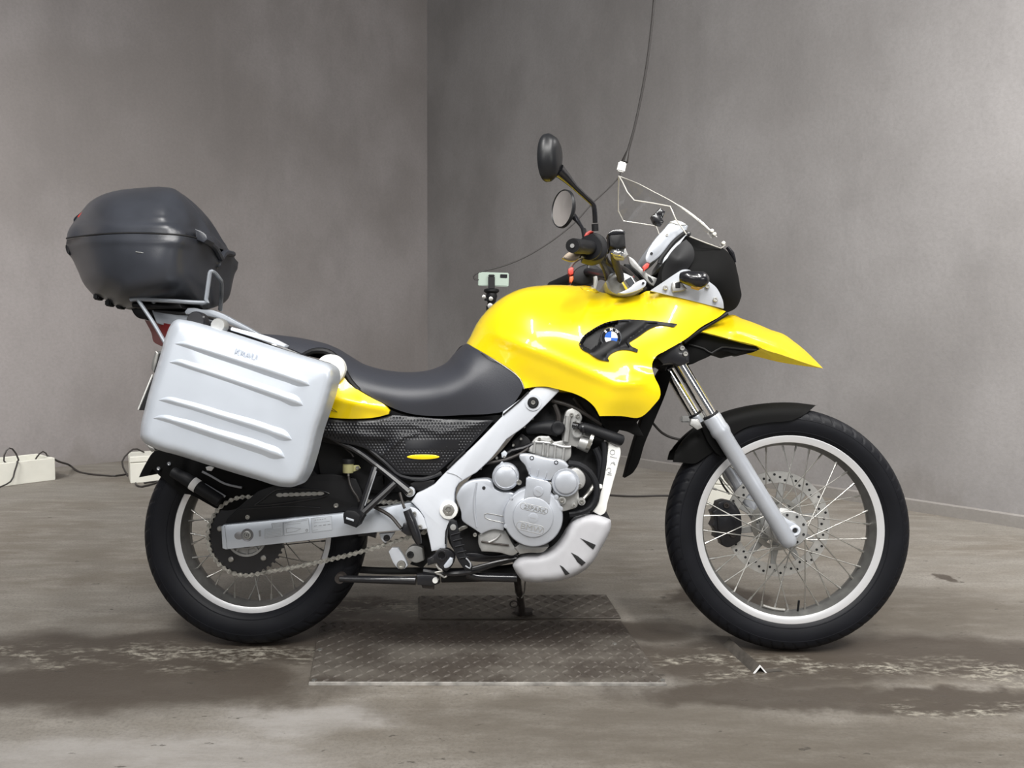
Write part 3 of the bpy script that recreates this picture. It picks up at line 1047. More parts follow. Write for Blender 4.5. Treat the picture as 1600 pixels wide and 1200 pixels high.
def wheel(name, cpx, rim_px, hw, rim_hw, lip, spoke_n, hub_r, hub_hw, groove, label):
    c = P(cpx[0], cpx[1], -rim_hw); s = S(cpx[0], cpx[1], -rim_hw)
    C = Vector((c.x, 0, c.z))
    Rf = rim_px * s
    Rb = Rf - 0.004
    lo, hi = Rb, Rb + 0.2
    for _ in range(40):
        R = (lo + hi) / 2
        mz = min(y*hw*SIN5 + (C.z - (Rb + fr*(R - Rb)))*COS5 for y, fr in TYRE_PROFILE)
        lo, hi = (R, hi) if mz > 0.0005 else (lo, R)
    w = part_empty(name, moto, C)
    w['label'] = label
    # tyre, with the tread grooves cut into its shoulders
    prof, _ = densify([(y*hw, Rb + fr*(R - Rb), 0) for y, fr in TYRE_PROFILE], 0.0042, False)
    n = 640
    ang = np.arange(n) * 2 * np.pi / n
    V = []
    for (y, r, _) in prof:
        fr = (r - Rb) / (R - Rb)
        ay = abs(y) / hw
        rr = np.full(n, r)
        if fr > 0.70:
            ph = (ang / (2*np.pi) * groove + (0.5 if y > 0 else 0) + ay * 1.5) % 1.0
            dep = np.where(ph < 0.20, 0.0030, 0.0) * (1 if 0.22 < ay < 0.97 else 0)
            rr = rr - dep
        V.append(np.stack([C.x + rr*np.cos(ang), np.full(n, y), C.z + rr*np.sin(ang)], 1))
    m = len(V)
    V = np.concatenate(V)
    F = [(i*n + k, i*n + (k+1) % n, (i+1)*n + (k+1) % n, (i+1)*n + k) for i in range(m - 1) for k in range(n)]
    part('tyre', (V, F), 'tyre', w, sharp=50)
    # moulded ring and bead line on the sidewall
    for fr, r0 in ((0.16, 0.0016), (0.60, 0.0012)):
        yy = np.interp(fr, [p[1] for p in TYRE_PROFILE[:9]], [p[0] for p in TYRE_PROFILE[:9]]) * hw
        rr = Rb + fr*(R - Rb)
        part('sidewall_line', sweep([(C.x + rr*math.cos(2*math.pi*k/96), yy, C.z + rr*math.sin(2*math.pi*k/96)) for k in range(97)], r0, segs=6, smooth=False, caps=False), 'tyre', w)
    h = rim_hw
    lipprof = [(Rf - 0.002, -h + 0.010), (Rf, -h + 0.002), (Rf - 0.0015, -h - 0.0025), (Rf - 0.004, -h - 0.003), (Rf - lip, -h + 0.002)]
    wellprof = [(Rf - lip, -h + 0.002), (Rf - lip - 0.003, -h + 0.012), (Rf - lip - 0.007, -0.012), (Rf - lip - 0.010, 0), (Rf - lip - 0.007, 0.012), (Rf - lip - 0.003, h - 0.012), (Rf - lip, h - 0.002)]
    part('rim', join(lathe(C, lipprof, 120), lathe(C, [(r, -y) for r, y in lipprof[::-1]], 120)), 'rimmetal', w, 'pale polished rim flange')
    part('rim_well', lathe(C, wellprof, 120), 'rimwell', w, 'darker grey inside of the rim')
    # hub
    hp = [(0, -hub_hw - 0.004), (hub_r*0.45, -hub_hw - 0.004), (hub_r*0.5, -hub_hw + 0.002), (hub_r*0.96, -hub_hw + 0.002), (hub_r, -hub_hw + 0.004), (hub_r, -hub_hw + 0.010), (hub_r*0.72, -hub_hw + 0.016), (hub_r*0.60, 0)]
    part('hub', lathe(C, hp + [(r, -y) for r, y in hp[::-1][1:]], 40), 'cast', w)
    mb = MB()
    for k in range(9):
        a = 2*math.pi*(k + 0.5)/9
        mb.add(lathe(C + Vector((math.cos(a)*hub_r*0.8, -hub_hw + 0.001, math.sin(a)*hub_r*0.8)), [(hub_r*0.075, 0.002), (hub_r*0.075, -0.0005), (0, -0.0005)], 8))
    mb.build('hub_holes', M['dark'], w, kind='stuff')
    # laced spokes, each one an object
    rr = Rf - lip - 0.004
    per = spoke_n // 4
    for kind in range(4):
        side, lead = (-1 if kind < 2 else 1), (1 if kind % 2 else -1)
        a0 = 2*math.pi/spoke_n*(kind + 0.25)
        ah = a0 - lead * rad(62)
        p0 = Vector((math.cos(ah)*hub_r*0.9, side*(hub_hw - 0.004), math.sin(ah)*hub_r*0.9))
        p1 = Vector((math.cos(a0)*rr, side*0.006, math.sin(a0)*rr))
        dd = (p0 - p1).normalized()
        mesh = join(sweep([p0, p1 + dd*0.016], 0.00165, segs=6, smooth=False), sweep([p1 + dd*0.020, p1 - dd*0.004], 0.0031, segs=6, smooth=False))
        first = None
        for k in range(per):
            if first is None:
                o = link_mesh('spoke', [Vector(v) + C for v in mesh[0]], mesh[1], M['steel'], w)
                first = o
            else:
                o = first.copy(); COL.objects.link(o); o.parent = w
            o.rotation_euler = (0, -2*math.pi*k/per, 0)
    return w, C, R, Rf


rear, RC, RR, RRf = wheel('rear_wheel', (395, 833), 126.0, 0.063, 0.040, 0.021, 36, 0.058, 0.034, 46, 'black tyre on a grey spoked rim with chain sprocket')
front, FC, FR_, FRf = wheel('front_wheel', (1234, 827), 148.5, 0.051, 0.036, 0.021, 36, 0.050, 0.038, 62, 'larger spoked front wheel with a bright rim and brake disc')
print('tyre radii', RR, FR_, 'wheelbase', FC.x - RC.x)

# valve
part('valve_stem', sweep([FC + Vector((0.03, -0.01, -FRf + 0.03)), FC + Vector((0.03, -0.02, -FRf + 0.062))], 0.003, segs=6, smooth=False), 'rubber', front)
part('balance_weights', tube([(1192, 946, -0.012), (1208, 951, -0.012), (1226, 953, -0.012)], 0.004), 'steel', front)

# front brake disc on the far side of the hub
dc = FC + Vector((0, 0.070, 0)); dR = 82 * S(1222, 823, 0.07)
mb = MB(); mb.add(lathe(dc, [(dR*0.78, -0.0025), (dR, -0.0025), (dR, 0.0025), (dR*0.78, 0.0025), (dR*0.78, -0.0025)], 96))
mb.build('brake_disc', mat('drilled_disc_steel', (0.66, 0.65, 0.62), 0.3, metal=0.6, vary=0.15, vscale=30), front)
mb = MB()
for k in range(54):
    a = 2*math.pi*k/54
    r = dR * (0.84, 0.89, 0.94)[k % 3]
    mb.add(lathe(dc + Vector((math.cos(a)*r, -0.0028, math.sin(a)*r)), [(0.0038, 0.001), (0.0038, -0.0004), (0, -0.0004)], 8))
mb.build('disc_holes', M['dark'], front, kind='stuff')
for k in range(10):
    a = 2*math.pi*(k + 0.3)/10
    d = Vector((math.cos(a), 0, math.sin(a))); e = Vector((-d.z, 0, d.x))
    part('disc_carrier_arm', prism([dc + d*0.040 + e*0.016, dc + d*dR*0.80 + e*0.009, dc + d*dR*0.80 - e*0.004, dc + d*0.040 - e*0.010], (0, 0.005, 0), 0.001, 1), 'cast', front)
part('sensor_ring', lathe(dc + Vector((0, -0.008, 0)), [(0.062, 0), (0.076, 0), (0.076, 0.004), (0.062, 0.004), (0.062, 0)], 60), 'steel', front)
part('disc_carrier', lathe(dc, [(0.030, -0.004), (0.050, -0.004), (0.050, 0.004), (0.030, 0.004), (0.030, -0.004)], 40), 'cast', front)

# front caliper and its bracket (far side)
cal = part('front_caliper', plate([(1122, 785), (1132, 782), (1148, 785), (1157, 800), (1160, 822), (1158, 845), (1148, 852), (1138, 856), (1128, 852), (1126, 843), (1117, 840), (1118, 830), (1112, 822), (1116, 812), (1112, 800), (1118, 796)], 0.05, 0.045, 0.006), 'blackmetal')
part('caliper_pin', bolt(1135, 790, 0.048, 5), 'standmetal', cal)
part('caliper_pin', bolt(1145, 836, 0.048, 5), 'standmetal', cal)
part('caliper_cover', plate([(1120, 806), (1140, 803), (1150, 812), (1150, 830), (1135, 836), (1122, 828)], 0.046, 0.01, 0.004), 'blackmetal', cal)
part('caliper_bracket', plate([(1128, 735), (1140, 738), (1152, 750), (1160, 764), (1166, 778), (1158, 776), (1150, 768), (1142, 760), (1132, 748)], 0.085, 0.012, 0.003), 'cast')
part('sensor_cable', tube([(1122, 742, 0.07), (1128, 755, 0.065), (1133, 763, 0.06), (1140, 772, 0.06)], 0.003), 'cord')
part('brake_pipe', tube([(1019, 660, 0.1), (1034, 676, 0.1), (1050, 684, 0.1), (1066, 688, 0.1), (1090, 700, 0.1)], 0.0038), 'cord')

# ---- fork
zf = -0.098
g0, g1, g2 = P(1046, 542, zf), P(1111, 650, zf), P(1235, 850, zf)
ax = (g2 - g1).normalized()
for sgn in (1, -1):
    fx = lambda p: Vector((p.x, p.y * sgn, p.z))
    st = part('fork_tube', sweep([fx(g0), fx(g1 + ax*0.06)], 0.0172, segs=24, smooth=False), 'chrome', label='chromed fork tube')
    fa = Vector((ax.x, 0, ax.z))
    lg = part('fork_slider', lathe(fx(g1), [(0.0180, 0.0), (0.0235, 0.001), (0.0248, 0.006), (0.0248, 0.034), (0.0262, 0.040), (0.0262, 0.052), (0.0228, 0.062), (0.0222, 0.2), (0.0218, (g2 - g1).length - 0.016), (0.0205, (g2 - g1).length - 0.004), (0.016, (g2 - g1).length + 0.003), (0, (g2 - g1).length + 0.004)], 32, fa), 'silver', label='silver lower fork leg')
    part('dust_seal', lathe(fx(g1), [(0.0172, -0.006), (0.0215, -0.005), (0.0225, 0.001), (0.0175, 0.001)], 24, fa), 'rubber', lg)
    if sgn == 1:
        part('axle_clamp', plate([(1216, 800), (1232, 812), (1243, 818), (1252, 826), (1250, 836), (1240, 846), (1232, 842)], -0.092, 0.022, 0.004), 'silver', lg)
        part('axle_end', lathe(P(1242, 829, -0.093), [(0.0145, 0.01), (0.0145, -0.002), (0.0125, -0.004), (0.0085, -0.004), (0.0075, 0.0)], 24), 'frame', lg)
        part('axle_bore', lathe(P(1242, 829, -0.0925), [(0.006, 0.0), (0.0055, -0.001), (0, -0.001)], 16), 'dark', lg)
    part('slider_lug', plate([(1080, 655), (1092, 655), (1098, 668), (1090, 672), (1078, 664)], zf, 0.014, 0.003), 'cast', lg) if sgn == 1 else \
        part('slider_lug', box(fx(g1) + Vector((-0.028, 0, -0.012)), (0.03, 0.016, 0.02), None, 0.004), 'cast', lg)
part('lower_fork_clamp', plate([(1030, 545), (1046, 535), (1066, 536), (1078, 552), (1078, 566), (1062, 572), (1050, 568), (1036, 570), (1026, 560)], -0.128, 0.25, 0.01), 'blackmetal')
for (px, py) in ((1066, 544), (1071, 553)):
    part('clamp_bolt', bolt(px, py, -0.131, 4.2), 'steel')
part('steering_head', plate([(1000, 470), (1030, 470), (1060, 540), (1040, 580), (1010, 560)], -0.03, 0.06, 0.006), 'dark')

# ---- front mudguard
fm = [(1052, 722, -0.045), (1057, 703, -0.03, 'f'), (1068, 686, -0.01, 'f'), (1088, 668, 0, 'f'), (1108, 655, 0, 'f'), (1130, 645, 0, 'f'), (1160, 636, 0, 'f'), (1197, 630, 0, 'f'), (1240, 629, 0, 'f'), (1275, 633, 0, 'f'),
      (1258, 647, -0.05), (1242, 655, -0.057), (1197, 661, -0.06), (1165, 668, -0.06), (1145, 680, -0.06), (1122, 700, -0.06), (1102, 714, -0.06), (1086, 724, -0.058), (1066, 723, -0.052)]
part('front_mudguard', sheet(fm, [(1150, 655, -0.06), (1200, 645, -0.058), (1090, 695, -0.06)], w=20, n=2.2, res=5, mirror=True), 'fender')
part('mudguard_bracket', plate([(1096, 668), (1112, 662), (1128, 690), (1136, 716), (1124, 712), (1108, 694)], -0.075, 0.02, 0.003), 'fender')

# ---- fuel tank and its side panels
def mirrored(vf):
    return [(v[0], -v[1], v[2]) for v in vf[0]], [tuple(f[::-1]) for f in vf[1]]


def shrink(pts, k, dx=0, dy=0):
    cx_ = sum(p[0] for p in pts) / len(pts); cy_ = sum(p[1] for p in pts) / len(pts)
    return [(cx_ + (x - cx_)*k + dx, cy_ + (y - cy_)*k + dy) for x, y in pts]


TANK = [(729, 536, 0, 'f'), (735, 525, 0, 'f'), (747, 502, 0, 'f'), (757, 489, 0, 'f'), (775, 472, 0, 'f'), (795, 459, 0, 'f'), (820, 449.5, 0, 'f'), (845, 446, 0, 'f'), (870, 445, 0, 'f'), (900, 446.5, 0, 'f'), (926, 449, 0, 'f'), (936, 455, -0.01, 'f'),
        (960, 459, -0.04, 'f'), (985, 461, -0.06, 'f'), (1000, 460, -0.075, 'f'), (1010, 455, -0.10), (1032, 459, -0.112), (1070, 467, -0.116), (1120, 481, -0.105), (1134, 486.5, -0.095), (1129, 491, -0.097), (1094, 512, -0.12), (1074, 528, -0.135), (1040, 548, -0.155),
        (1025, 557, -0.162), (1019, 568, -0.166), (1022, 587, -0.176), (1031, 607, -0.172), (1032, 617, -0.17), (1020, 635, -0.17), (1000, 652, -0.168), (970, 650, -0.175), (937, 650, -0.175), (929, 636, -0.176), (917, 625, -0.174), (900, 616, -0.17), (875, 609, -0.164),
        (850, 604, -0.158), (832, 605, -0.156), (820, 607, -0.155), (816, 596, -0.152), (806, 584, -0.15), (782, 567, -0.146), (757, 552, -0.14)]
TCTRL = [(800, 525, -0.172), (830, 575, -0.168), (850, 500, -0.186), (860, 590, -0.17), (900, 500, -0.186), (870, 540, -0.186), (905, 600, -0.18), (945, 600, -0.195), (985, 600, -0.202), (980, 570, -0.19), (1000, 525, -0.168), (1050, 500, -0.142), (950, 625, -0.192), (1000, 630, -0.185), (940, 490, -0.168)]
_cd = polyline_distance([(778, 524), (830, 546), (872, 562), (920, 583), (962, 600), (1000, 598)])
_cd2 = polyline_distance([(985, 578), (1003, 582), (1018, 588)])
crease = lambda x, y: -0.0065 * np.exp(-(_cd(x, y) / 9.0) ** 2) - 0.004 * np.exp(-(_cd2(x, y) / 7.0) ** 2)
INTAKE = [(904.5, 537), (910, 527), (925, 515), (945, 504.5), (970, 499.5), (995, 499.5), (1022, 501.5), (1058.5, 506), (1053.5, 511), (1030, 508.5), (1018, 512.5), (996, 527), (983, 535), (985, 539), (997, 546), (996, 550.5), (980, 546.5), (968, 547), (951, 557), (949, 561), (952, 564.5), (940, 562.5), (921, 552), (907, 543)]
tank_lat = lat_function(TANK, TCTRL, 105, 2.0, crease)
tank = part('fuel_tank', sheet(TANK, TCTRL, w=105, n=2.0, res=5.5, rim=0.012, mirror=True, delta=crease, hole=shrink(INTAKE, 0.975)), 'yellow', sharp=60)
part('tank_seam', tube([(729, 537, -0.01), (757, 553.5, -0.142), (782, 568.5, -0.148), (806, 585.5, -0.152), (815, 597, -0.154), (819, 608, -0.156)], 0.0016), 'steel', tank)
part('tank_step', sheet([(905, 447, 0, 'f'), (926, 449, 0, 'f'), (938, 456, -0.01, 'f'), (930, 457, -0.05), (912, 453, -0.05)], w=5, n=2, res=3, mirror=True), 'yellow', tank)

fx_in = lambda V2: tank_lat(V2) - 0.0035
ipoly, _ = densify([(x, y, 0) for x, y in INTAKE], 3, True)
_edge = lambda V2: seg_dist(V2, ipoly[:, :2], np.roll(ipoly[:, :2], -1, 0))[0]
_bar = polyline_distance([(928, 560), (1000, 503)])
_gro = polyline_distance([(912, 548), (985, 500)])


def intake_lat(V2):
    e = np.clip((_edge(V2) - 2.0) / 3.0, 0, 1)
    bar = np.exp(-(_bar(V2[:, 0], V2[:, 1]) / 9.0) ** 4)
    left = np.clip((_bar(V2[:, 0], V2[:, 1]) - 9) / 4, 0, 1) * (V2[:, 0] + V2[:, 1] * 0.8 < 1368)
    return fx_in(V2) + 0.007 * e * (1 - bar) + 0.016 * left * e - 0.002 * bar


intake = part('air_intake', sheet([(x, y, -0.18) for x, y in INTAKE], res=2.6, rim=0.01, latf=intake_lat), 'black', label='black air intake trim with round emblem')
lz = float(tank_lat([(955, 527)])[0]) - 0.007
emb = part('emblem_ring', disc(955, 527.5, lz, 16.8, [(1, 0.012), (1, 0.001), (0.97, -0.001), (0.90, -0.001), (0.86, 0.0005)], 40), 'chrome', intake, 'chrome rim of the round emblem')
part('emblem_field', disc(955, 527.5, lz, 15.2, [(1, 0.004), (0.98, 0), (0, 0)], 40), 'gloss', intake)
for k, mt in enumerate(('purewhite', 'blue', 'purewhite', 'blue')):
    pts = [(955, 527.8)] + ellipse_pts(955, 527.8, 10.2, 10.2, 3, 9, -90 + 90*k, 90*k)
    part('emblem_quarter', plate(pts, lz - 0.0016, 0.002, 0, smooth=False), mt, intake)
for ch, a in (('B', -42), ('M', 0), ('W', 42)):
    part('emblem_letter', text_mesh(ch, 955 + 12.9*math.sin(rad(a)), 527.8 - 12.9*math.cos(rad(a)), lz - 0.0005, 4.4, a, 0.0012, 0.02), 'purewhite', intake)

# ---- seat
SEAT = [(400, 521, 0, 'f'), (440, 524, 0, 'f'), (480, 530, 0, 'f'), (520, 541, 0, 'f'), (542, 554, 0, 'f'), (562, 566, 0, 'f'), (592, 576, 0, 'f'), (620, 580.5, 0, 'f'), (650, 581, 0, 'f'), (675, 577, 0, 'f'), (698, 566, 0, 'f'), (711, 551, 0, 'f'), (724, 539, 0, 'f'), (730, 537, -0.02, 'f'),
        (757, 553, -0.14), (782, 568, -0.147), (806, 585, -0.151), (816, 596, -0.152), (817, 605, -0.152), (810, 620, -0.15), (786, 643, -0.148), (770, 646, -0.146), (730, 648, -0.142), (690, 650, -0.14), (660, 649, -0.138), (640, 646, -0.138), (620, 640, -0.138), (600, 631, -0.138), (575, 617, -0.138), (557, 605, -0.138), (547, 592, -0.14),
        (540, 575, -0.14), (529, 557, -0.14), (512, 548, -0.14), (494, 546, -0.14), (478, 552, -0.135), (440, 546, -0.12), (402, 533, -0.10)]
part('seat', sheet(SEAT, [(700, 620, -0.155), (740, 600, -0.155), (650, 620, -0.15), (600, 605, -0.15), (500, 540, -0.145)], w=52, n=2.0, res=6, rim=0.02, mirror=True), 'vinyl', sharp=60)
part('seat_base', tube([(474, 556, -0.138), (488, 549, -0.14), (505, 548, -0.142), (519, 553, -0.142), (529, 564, -0.142), (538, 580, -0.142), (548, 597, -0.14), (560, 610, -0.138)], 0.008), 'black')
part('dark_gap_plate', plate([(545, 598), (600, 612), (660, 640), (816, 600), (832, 612), (784, 660), (726, 722), (690, 752), (640, 762), (560, 705), (500, 690), (490, 640)], -0.100, 0.20, 0.01), 'dark')  # dark plate added to stop light showing through gaps below the seat
part('seat_trim', sheet([(560, 611, -0.13), (600, 636, -0.13), (645, 651, -0.13), (690, 654, -0.13), (786, 648, -0.13), (780, 660, -0.12), (700, 662, -0.12), (640, 660, -0.12), (590, 650, -0.12)], res=8, rim=0.03), 'dark')

# ---- tail panel in yellow and the dimpled side panel
TAIL = [(540, 584, -0.14), (549, 596, -0.143), (557, 607, -0.145), (572, 617, -0.147), (585, 624, -0.147), (601, 633, -0.147), (609, 641, -0.145), (607, 647, -0.145), (590, 651.5, -0.145), (565, 654, -0.148), (537, 654, -0.15), (505, 651, -0.15), (470, 645, -0.15), (470, 600, -0.15), (500, 590, -0.15), (525, 584, -0.145)]
_tcd = polyline_distance([(515, 622), (560, 630), (603, 640)])
tail = part('tail_panel', sheet(TAIL, [(520, 620, -0.162), (560, 630, -0.16)], res=4, rim=0.015, delta=lambda x, y: -0.006*np.exp(-(_tcd(x, y)/8.0)**2)), 'yellow', label='yellow panel under the seat')
part('tail_panel', mirrored(sheet(TAIL, [(520, 620, -0.162), (560, 630, -0.16)], res=8, rim=0.015)), 'yellow', label='far yellow tail panel')
part('panel_mark', tube([(513, 640, -0.157), (527, 644, -0.156), (515, 635, -0.158)], 0.0008, smooth=False), 'dark', tail)
SIDE = [(490, 652, -0.14), (537, 656, -0.14), (565, 656, -0.14), (590, 654, -0.138), (612, 649, -0.138), (645, 651, -0.137), (700, 655, -0.138), (771, 656.5, -0.14), (748, 682, -0.14), (726, 705, -0.14), (702, 722, -0.14), (677, 741, -0.14), (650, 742, -0.14), (625, 740, -0.14), (613, 729, -0.14), (595, 713, -0.14), (562, 698, -0.138), (530, 691, -0.136), (490, 678, -0.136)]
SC = [(660, 715, -0.152), (640, 735, -0.147), (690, 700, -0.150), (620, 690, -0.152), (640, 675, -0.146), (600, 690, -0.140), (560, 675, -0.150), (520, 668, -0.148), (600, 668, -0.150), (700, 670, -0.150), (740, 668, -0.147)]
spoly, _ = densify([(p[0], p[1], 0) for p in SIDE], 4, True)
_rg1, _rg2 = polyline_distance([(506, 674), (560, 680), (600, 684)]), polyline_distance([(560, 662), (640, 662), (690, 676), (760, 660)])
_rg3 = polyline_distance([(596, 712), (630, 682), (650, 678)])
_flat = lambda x, y: ((x > 633) & (x < 716) & (y > 686) & (y < 702)) | ((abs(x - 661) < 29) & (abs(y - 714) < 7))


def dimples(x, y):
    px, py = 5.0, 4.4
    j = np.floor(y / py)
    u = (x - (j % 2) * px / 2) / px
    du = (u - np.round(u)) * px
    dv = (y / py - j - 0.5) * py
    r2 = du*du + dv*dv
    e = seg_dist(np.stack([x, y], 1), spoly[:, :2], np.roll(spoly[:, :2], -1, 0))[0]
    dep = 0.0030 * np.clip(1 - r2 / 3.2, 0, 1) * (e > 4) * (~_flat(x, y))
    rel = -0.005*np.exp(-(_rg1(x, y)/6.0)**2) - 0.004*np.exp(-(_rg2(x, y)/6.0)**2) - 0.004*np.exp(-(_rg3(x, y)/4.0)**2)
    return dep + rel


side = part('side_panel', sheet(SIDE, SC, res=1.25, ores=4, rim=0.012, delta=dimples), 'panel', sharp=80, label='black dimpled side panel with a yellow oval badge')
part('oval_badge', plate(ellipse_pts(661, 714, 25.5, 3.9, 0, 32), -0.155, 0.006, 0.0015), 'yellow', side)
for px in (637.5, 698):
    part('panel_peg', disc(px, 698, -0.150, 1.4, [(1, 0.002), (0.8, -0.0005), (0, -0.0005)], 10), 'dark', side)
part('panel_screw', bolt(673, 698, -0.151, 2.4, 0.003), 'blackmetal', side)
part('side_panel', plate([(490, 652), (771, 656), (677, 741), (625, 740), (530, 691)], 0.13, 0.012, 0.004), 'panel', label='far side panel')

# ---- frame spar with the swingarm pivot
SPAR = [(838, 604), (872, 606), (874, 611), (846, 640), (820, 666), (792, 686), (766, 718), (745, 738), (726, 749), (717, 755), (712, 763), (710, 772), (710, 783), (714, 795), (712, 806), (702, 815), (699, 825), (697, 842), (696, 858), (674, 862), (670, 842), (666, 826), (662, 808), (655, 797), (642, 784), (651, 771), (662, 766), (678, 757), (697, 737), (742, 694), (784, 651), (786, 643), (808, 627)]
spar = part('frame_spar', plate(SPAR, -0.152, 0.045, 0.004, res=5, corner=12), 'frame', label='light grey frame beam')
part('spar_edge', tube([(826, 612, -0.154), (811, 627, -0.154), (786, 648, -0.154)], 0.0022, smooth=False), 'dark', spar)
part('spar_joint', tube([(698, 738, -0.153), (712, 742, -0.153), (722, 749, -0.153)], 0.0008), 'print', spar)
part('spar_slot', tube([(726, 705, -0.154), (712, 718, -0.154), (699, 732, -0.154)], 0.003, smooth=False), 'dark', spar)
part('upper_mount_boss', disc(833, 629, -0.154, 13, [(1, 0.004), (0.98, -0.001), (0.8, -0.0015), (0, -0.0015)]), 'frame', spar)
part('upper_mount_cap', disc(833, 629, -0.158, 8.8, [(1, 0.006), (1, 0), (0.8, -0.002), (0.5, -0.002), (0.45, 0.001), (0, 0.001)]), 'rubber', spar)
part('upper_mount_bolt', bolt(833, 629, -0.159, 4), 'steel', spar)
part('pivot_washer', disc(701, 797, -0.156, 14.5, [(1, 0.006), (0.97, -0.001), (0.62, -0.003), (0.6, 0.002), (0, 0.002)]), 'white', spar)
part('pivot_nut', lathe(P(701, 797, -0.158), [(0.016, 0.006), (0.016, -0.002), (0.012, -0.003), (0.009, -0.003), (0.008, 0.001), (0.005, 0.001), (0.004, -0.003), (0, -0.003)], 6), 'steel', spar)
part('subframe_mount', disc(640, 769, -0.155, 8, [(1, 0.012), (0.95, 0), (0, 0)]), 'frame', spar)
part('subframe_bolt', bolt(640, 769, -0.158, 6), 'steel', spar)
part('foot_plate_gap', tube([(703, 815, -0.153), (697, 830, -0.153), (696, 850, -0.153)], 0.002), 'dark', spar)

# ---- swingarm
SWING = [(345, 823), (349, 820), (430, 812), (550, 800), (600, 793), (640, 785), (652, 792), (661, 806), (667, 824), (660, 827), (600, 831), (470, 846), (352, 859), (347, 857)]
swing = part('swingarm', plate(SWING, -0.128, 0.036, 0.0035, res=6, corner=9), 'alu', label='bare aluminium swingarm with maker labels')
part('axle_slot', plate(ellipse_pts(374, 837, 8, 6.2, -4, 20), -0.1285, 0.001, 0.0003), mat('axle_washer', (0.30, 0.30, 0.31), 0.4, metal=0.6), swing)
part('axle_recess', disc(386, 836, -0.129, 10, [(1, 0.002), (0.95, -0.001), (0.72, 0.0), (0, 0.0)]), mat('axle_recess_grey', (0.22, 0.22, 0.23), 0.4, metal=0.6), swing)
part('axle_bolt', disc(386, 836, -0.1295, 6.5, [(1, 0.003), (1, -0.002), (0.7, -0.003), (0.62, 0.0), (0.45, 0.0), (0.4, -0.003), (0.25, -0.003), (0.2, 0.002), (0, 0.002)]), 'cast', swing)
part('slot_mark', plate([(404, 829), (407.5, 828.5), (408, 838), (404.5, 838.5)], -0.1285, 0.001, 0.0004, smooth=False), 'print', swing)
part('end_crease', tube([(351, 822, -0.1285), (355, 858, -0.1285)], 0.0007, smooth=False), 'print', swing)


def sticker(pts, rows, extra=None):
    part('sticker', plate(pts, -0.1286, 0.001, 0.0002, smooth=False), 'label', swing)
    mb = MB()
    for (xa, ya, xb, yb, w_) in rows:
        mb.add(tube([(xa, ya, -0.1290), (xb, yb, -0.1290)], w_, segs=4, smooth=False))
    for vf in extra or ():
        mb.add(vf)
    mb.build('sticker_print', M['print'], swing, smooth=False, kind='stuff')


def frame_lines(p, w_=0.0004):
    return [(p[i][0], p[i][1], p[(i+1) % len(p)][0], p[(i+1) % len(p)][1], w_) for i in range(len(p))]


sA = [(414, 827), (426, 825.5), (424, 818), (442, 816), (442, 837), (414, 841)]
sB = [(443, 816), (482, 810), (484, 831.5), (444, 837)]
sC = [(486, 809.5), (518, 806.5), (519, 828), (488, 832)]
sticker(sA, frame_lines(sA) + [(416, 829 + i*2.4, 440, 825.6 + i*2.4, 0.0003) for i in range(5)] + [(428, 819.5 + i*2, 440, 818 + i*2, 0.0003) for i in range(3)])
sticker(sB, frame_lines(sB) + [(445, 817.5, 480, 812.5, 0.0005), (448, 820, 470, 817, 0.0003), (447, 826, 455, 824.5, 0.0004), (455, 824.5, 470, 826, 0.0004), (470, 826, 463, 830, 0.0004), (463, 830, 448, 832.5, 0.0004), (448, 832.5, 447, 826, 0.0004)],
        [disc(479.5, 828.5, -0.129, 2.2, [(1, 0), (1, -0.0006), (0.5, -0.0006), (0.5, 0)], 12)])
sticker(sC, frame_lines(sC, 0.0003) + [(491 + i*7, 822 - i*0.8, 495.5 + i*7, 821.4 - i*0.8, 0.0009) for i in range(4)] + [(489, 828.5, 497, 827.5, 0.0003), (490, 817, 515, 814.2, 0.0003)]
        + [(492 + i*3.8, 812.5 - i*0.45, 493.6 + i*3.8, 812.3 - i*0.45, 0.0008) for i in range(5)])
part('tail_light', sheet([(226, 500, -0.03), (245, 503, -0.07), (268, 507, -0.09), (262, 530, -0.09), (252, 541, -0.06), (240, 534, -0.03), (237, 522, -0.03)], res=4, rim=0.04, closed=True), 'redlens', label='dark red tail light')

# ---- sprocket and chain
zc = -0.082
sc_c = Vector((RC.x, zc, RC.z)); scs = S(388, 836, zc)
spr = part('rear_sprocket', lathe(sc_c, [(0.055, -0.003), (56*scs*0.72, -0.003), (57*scs, -0.0025), (57*scs, 0.003), (0.055, 0.003), (0.055, -0.003)], 84), 'blackmetal', rear, 'black rear sprocket')
mb = MB()
for k in range(42):
    a = 2*math.pi*k/42
    d = Vector((math.cos(a), 0, math.sin(a))); e = Vector((-d.z, 0, d.x)); r0 = 56*scs
    mb.add(prism([sc_c + d*r0 - e*0.0045 + Vector((0, -0.0025, 0)), sc_c + d*(r0 + 0.008) - e*0.0015 + Vector((0, -0.0025, 0)), sc_c + d*(r0 + 0.008) + e*0.0015 + Vector((0, -0.0025, 0)), sc_c + d*r0 + e*0.0045 + Vector((0, -0.0025, 0))], (0, 0.005, 0)))
mb.build('sprocket_teeth', M['blackmetal'], rear, smooth=False, kind='stuff')
for k in range(5):
    a = rad(237 + 72*k)
    part('sprocket_bolt', lathe(sc_c + Vector((math.cos(a)*43*scs, -0.003, math.sin(a)*43*scs)), [(0.0075, 0), (0.0075, -0.006), (0.005, -0.008), (0, -0.008)], 12), 'steel', rear)
part('sprocket_carrier', lathe(sc_c, [(0, -0.012), (0.020, -0.012), (0.022, -0.002), (0.030, -0.002), (0.032, -0.008), (0.036, -0.008), (0.038, -0.001), (0.048, -0.001), (0.050, -0.007), (0.056, -0.007), (0.058, 0.02)], 56), 'cast', rear)
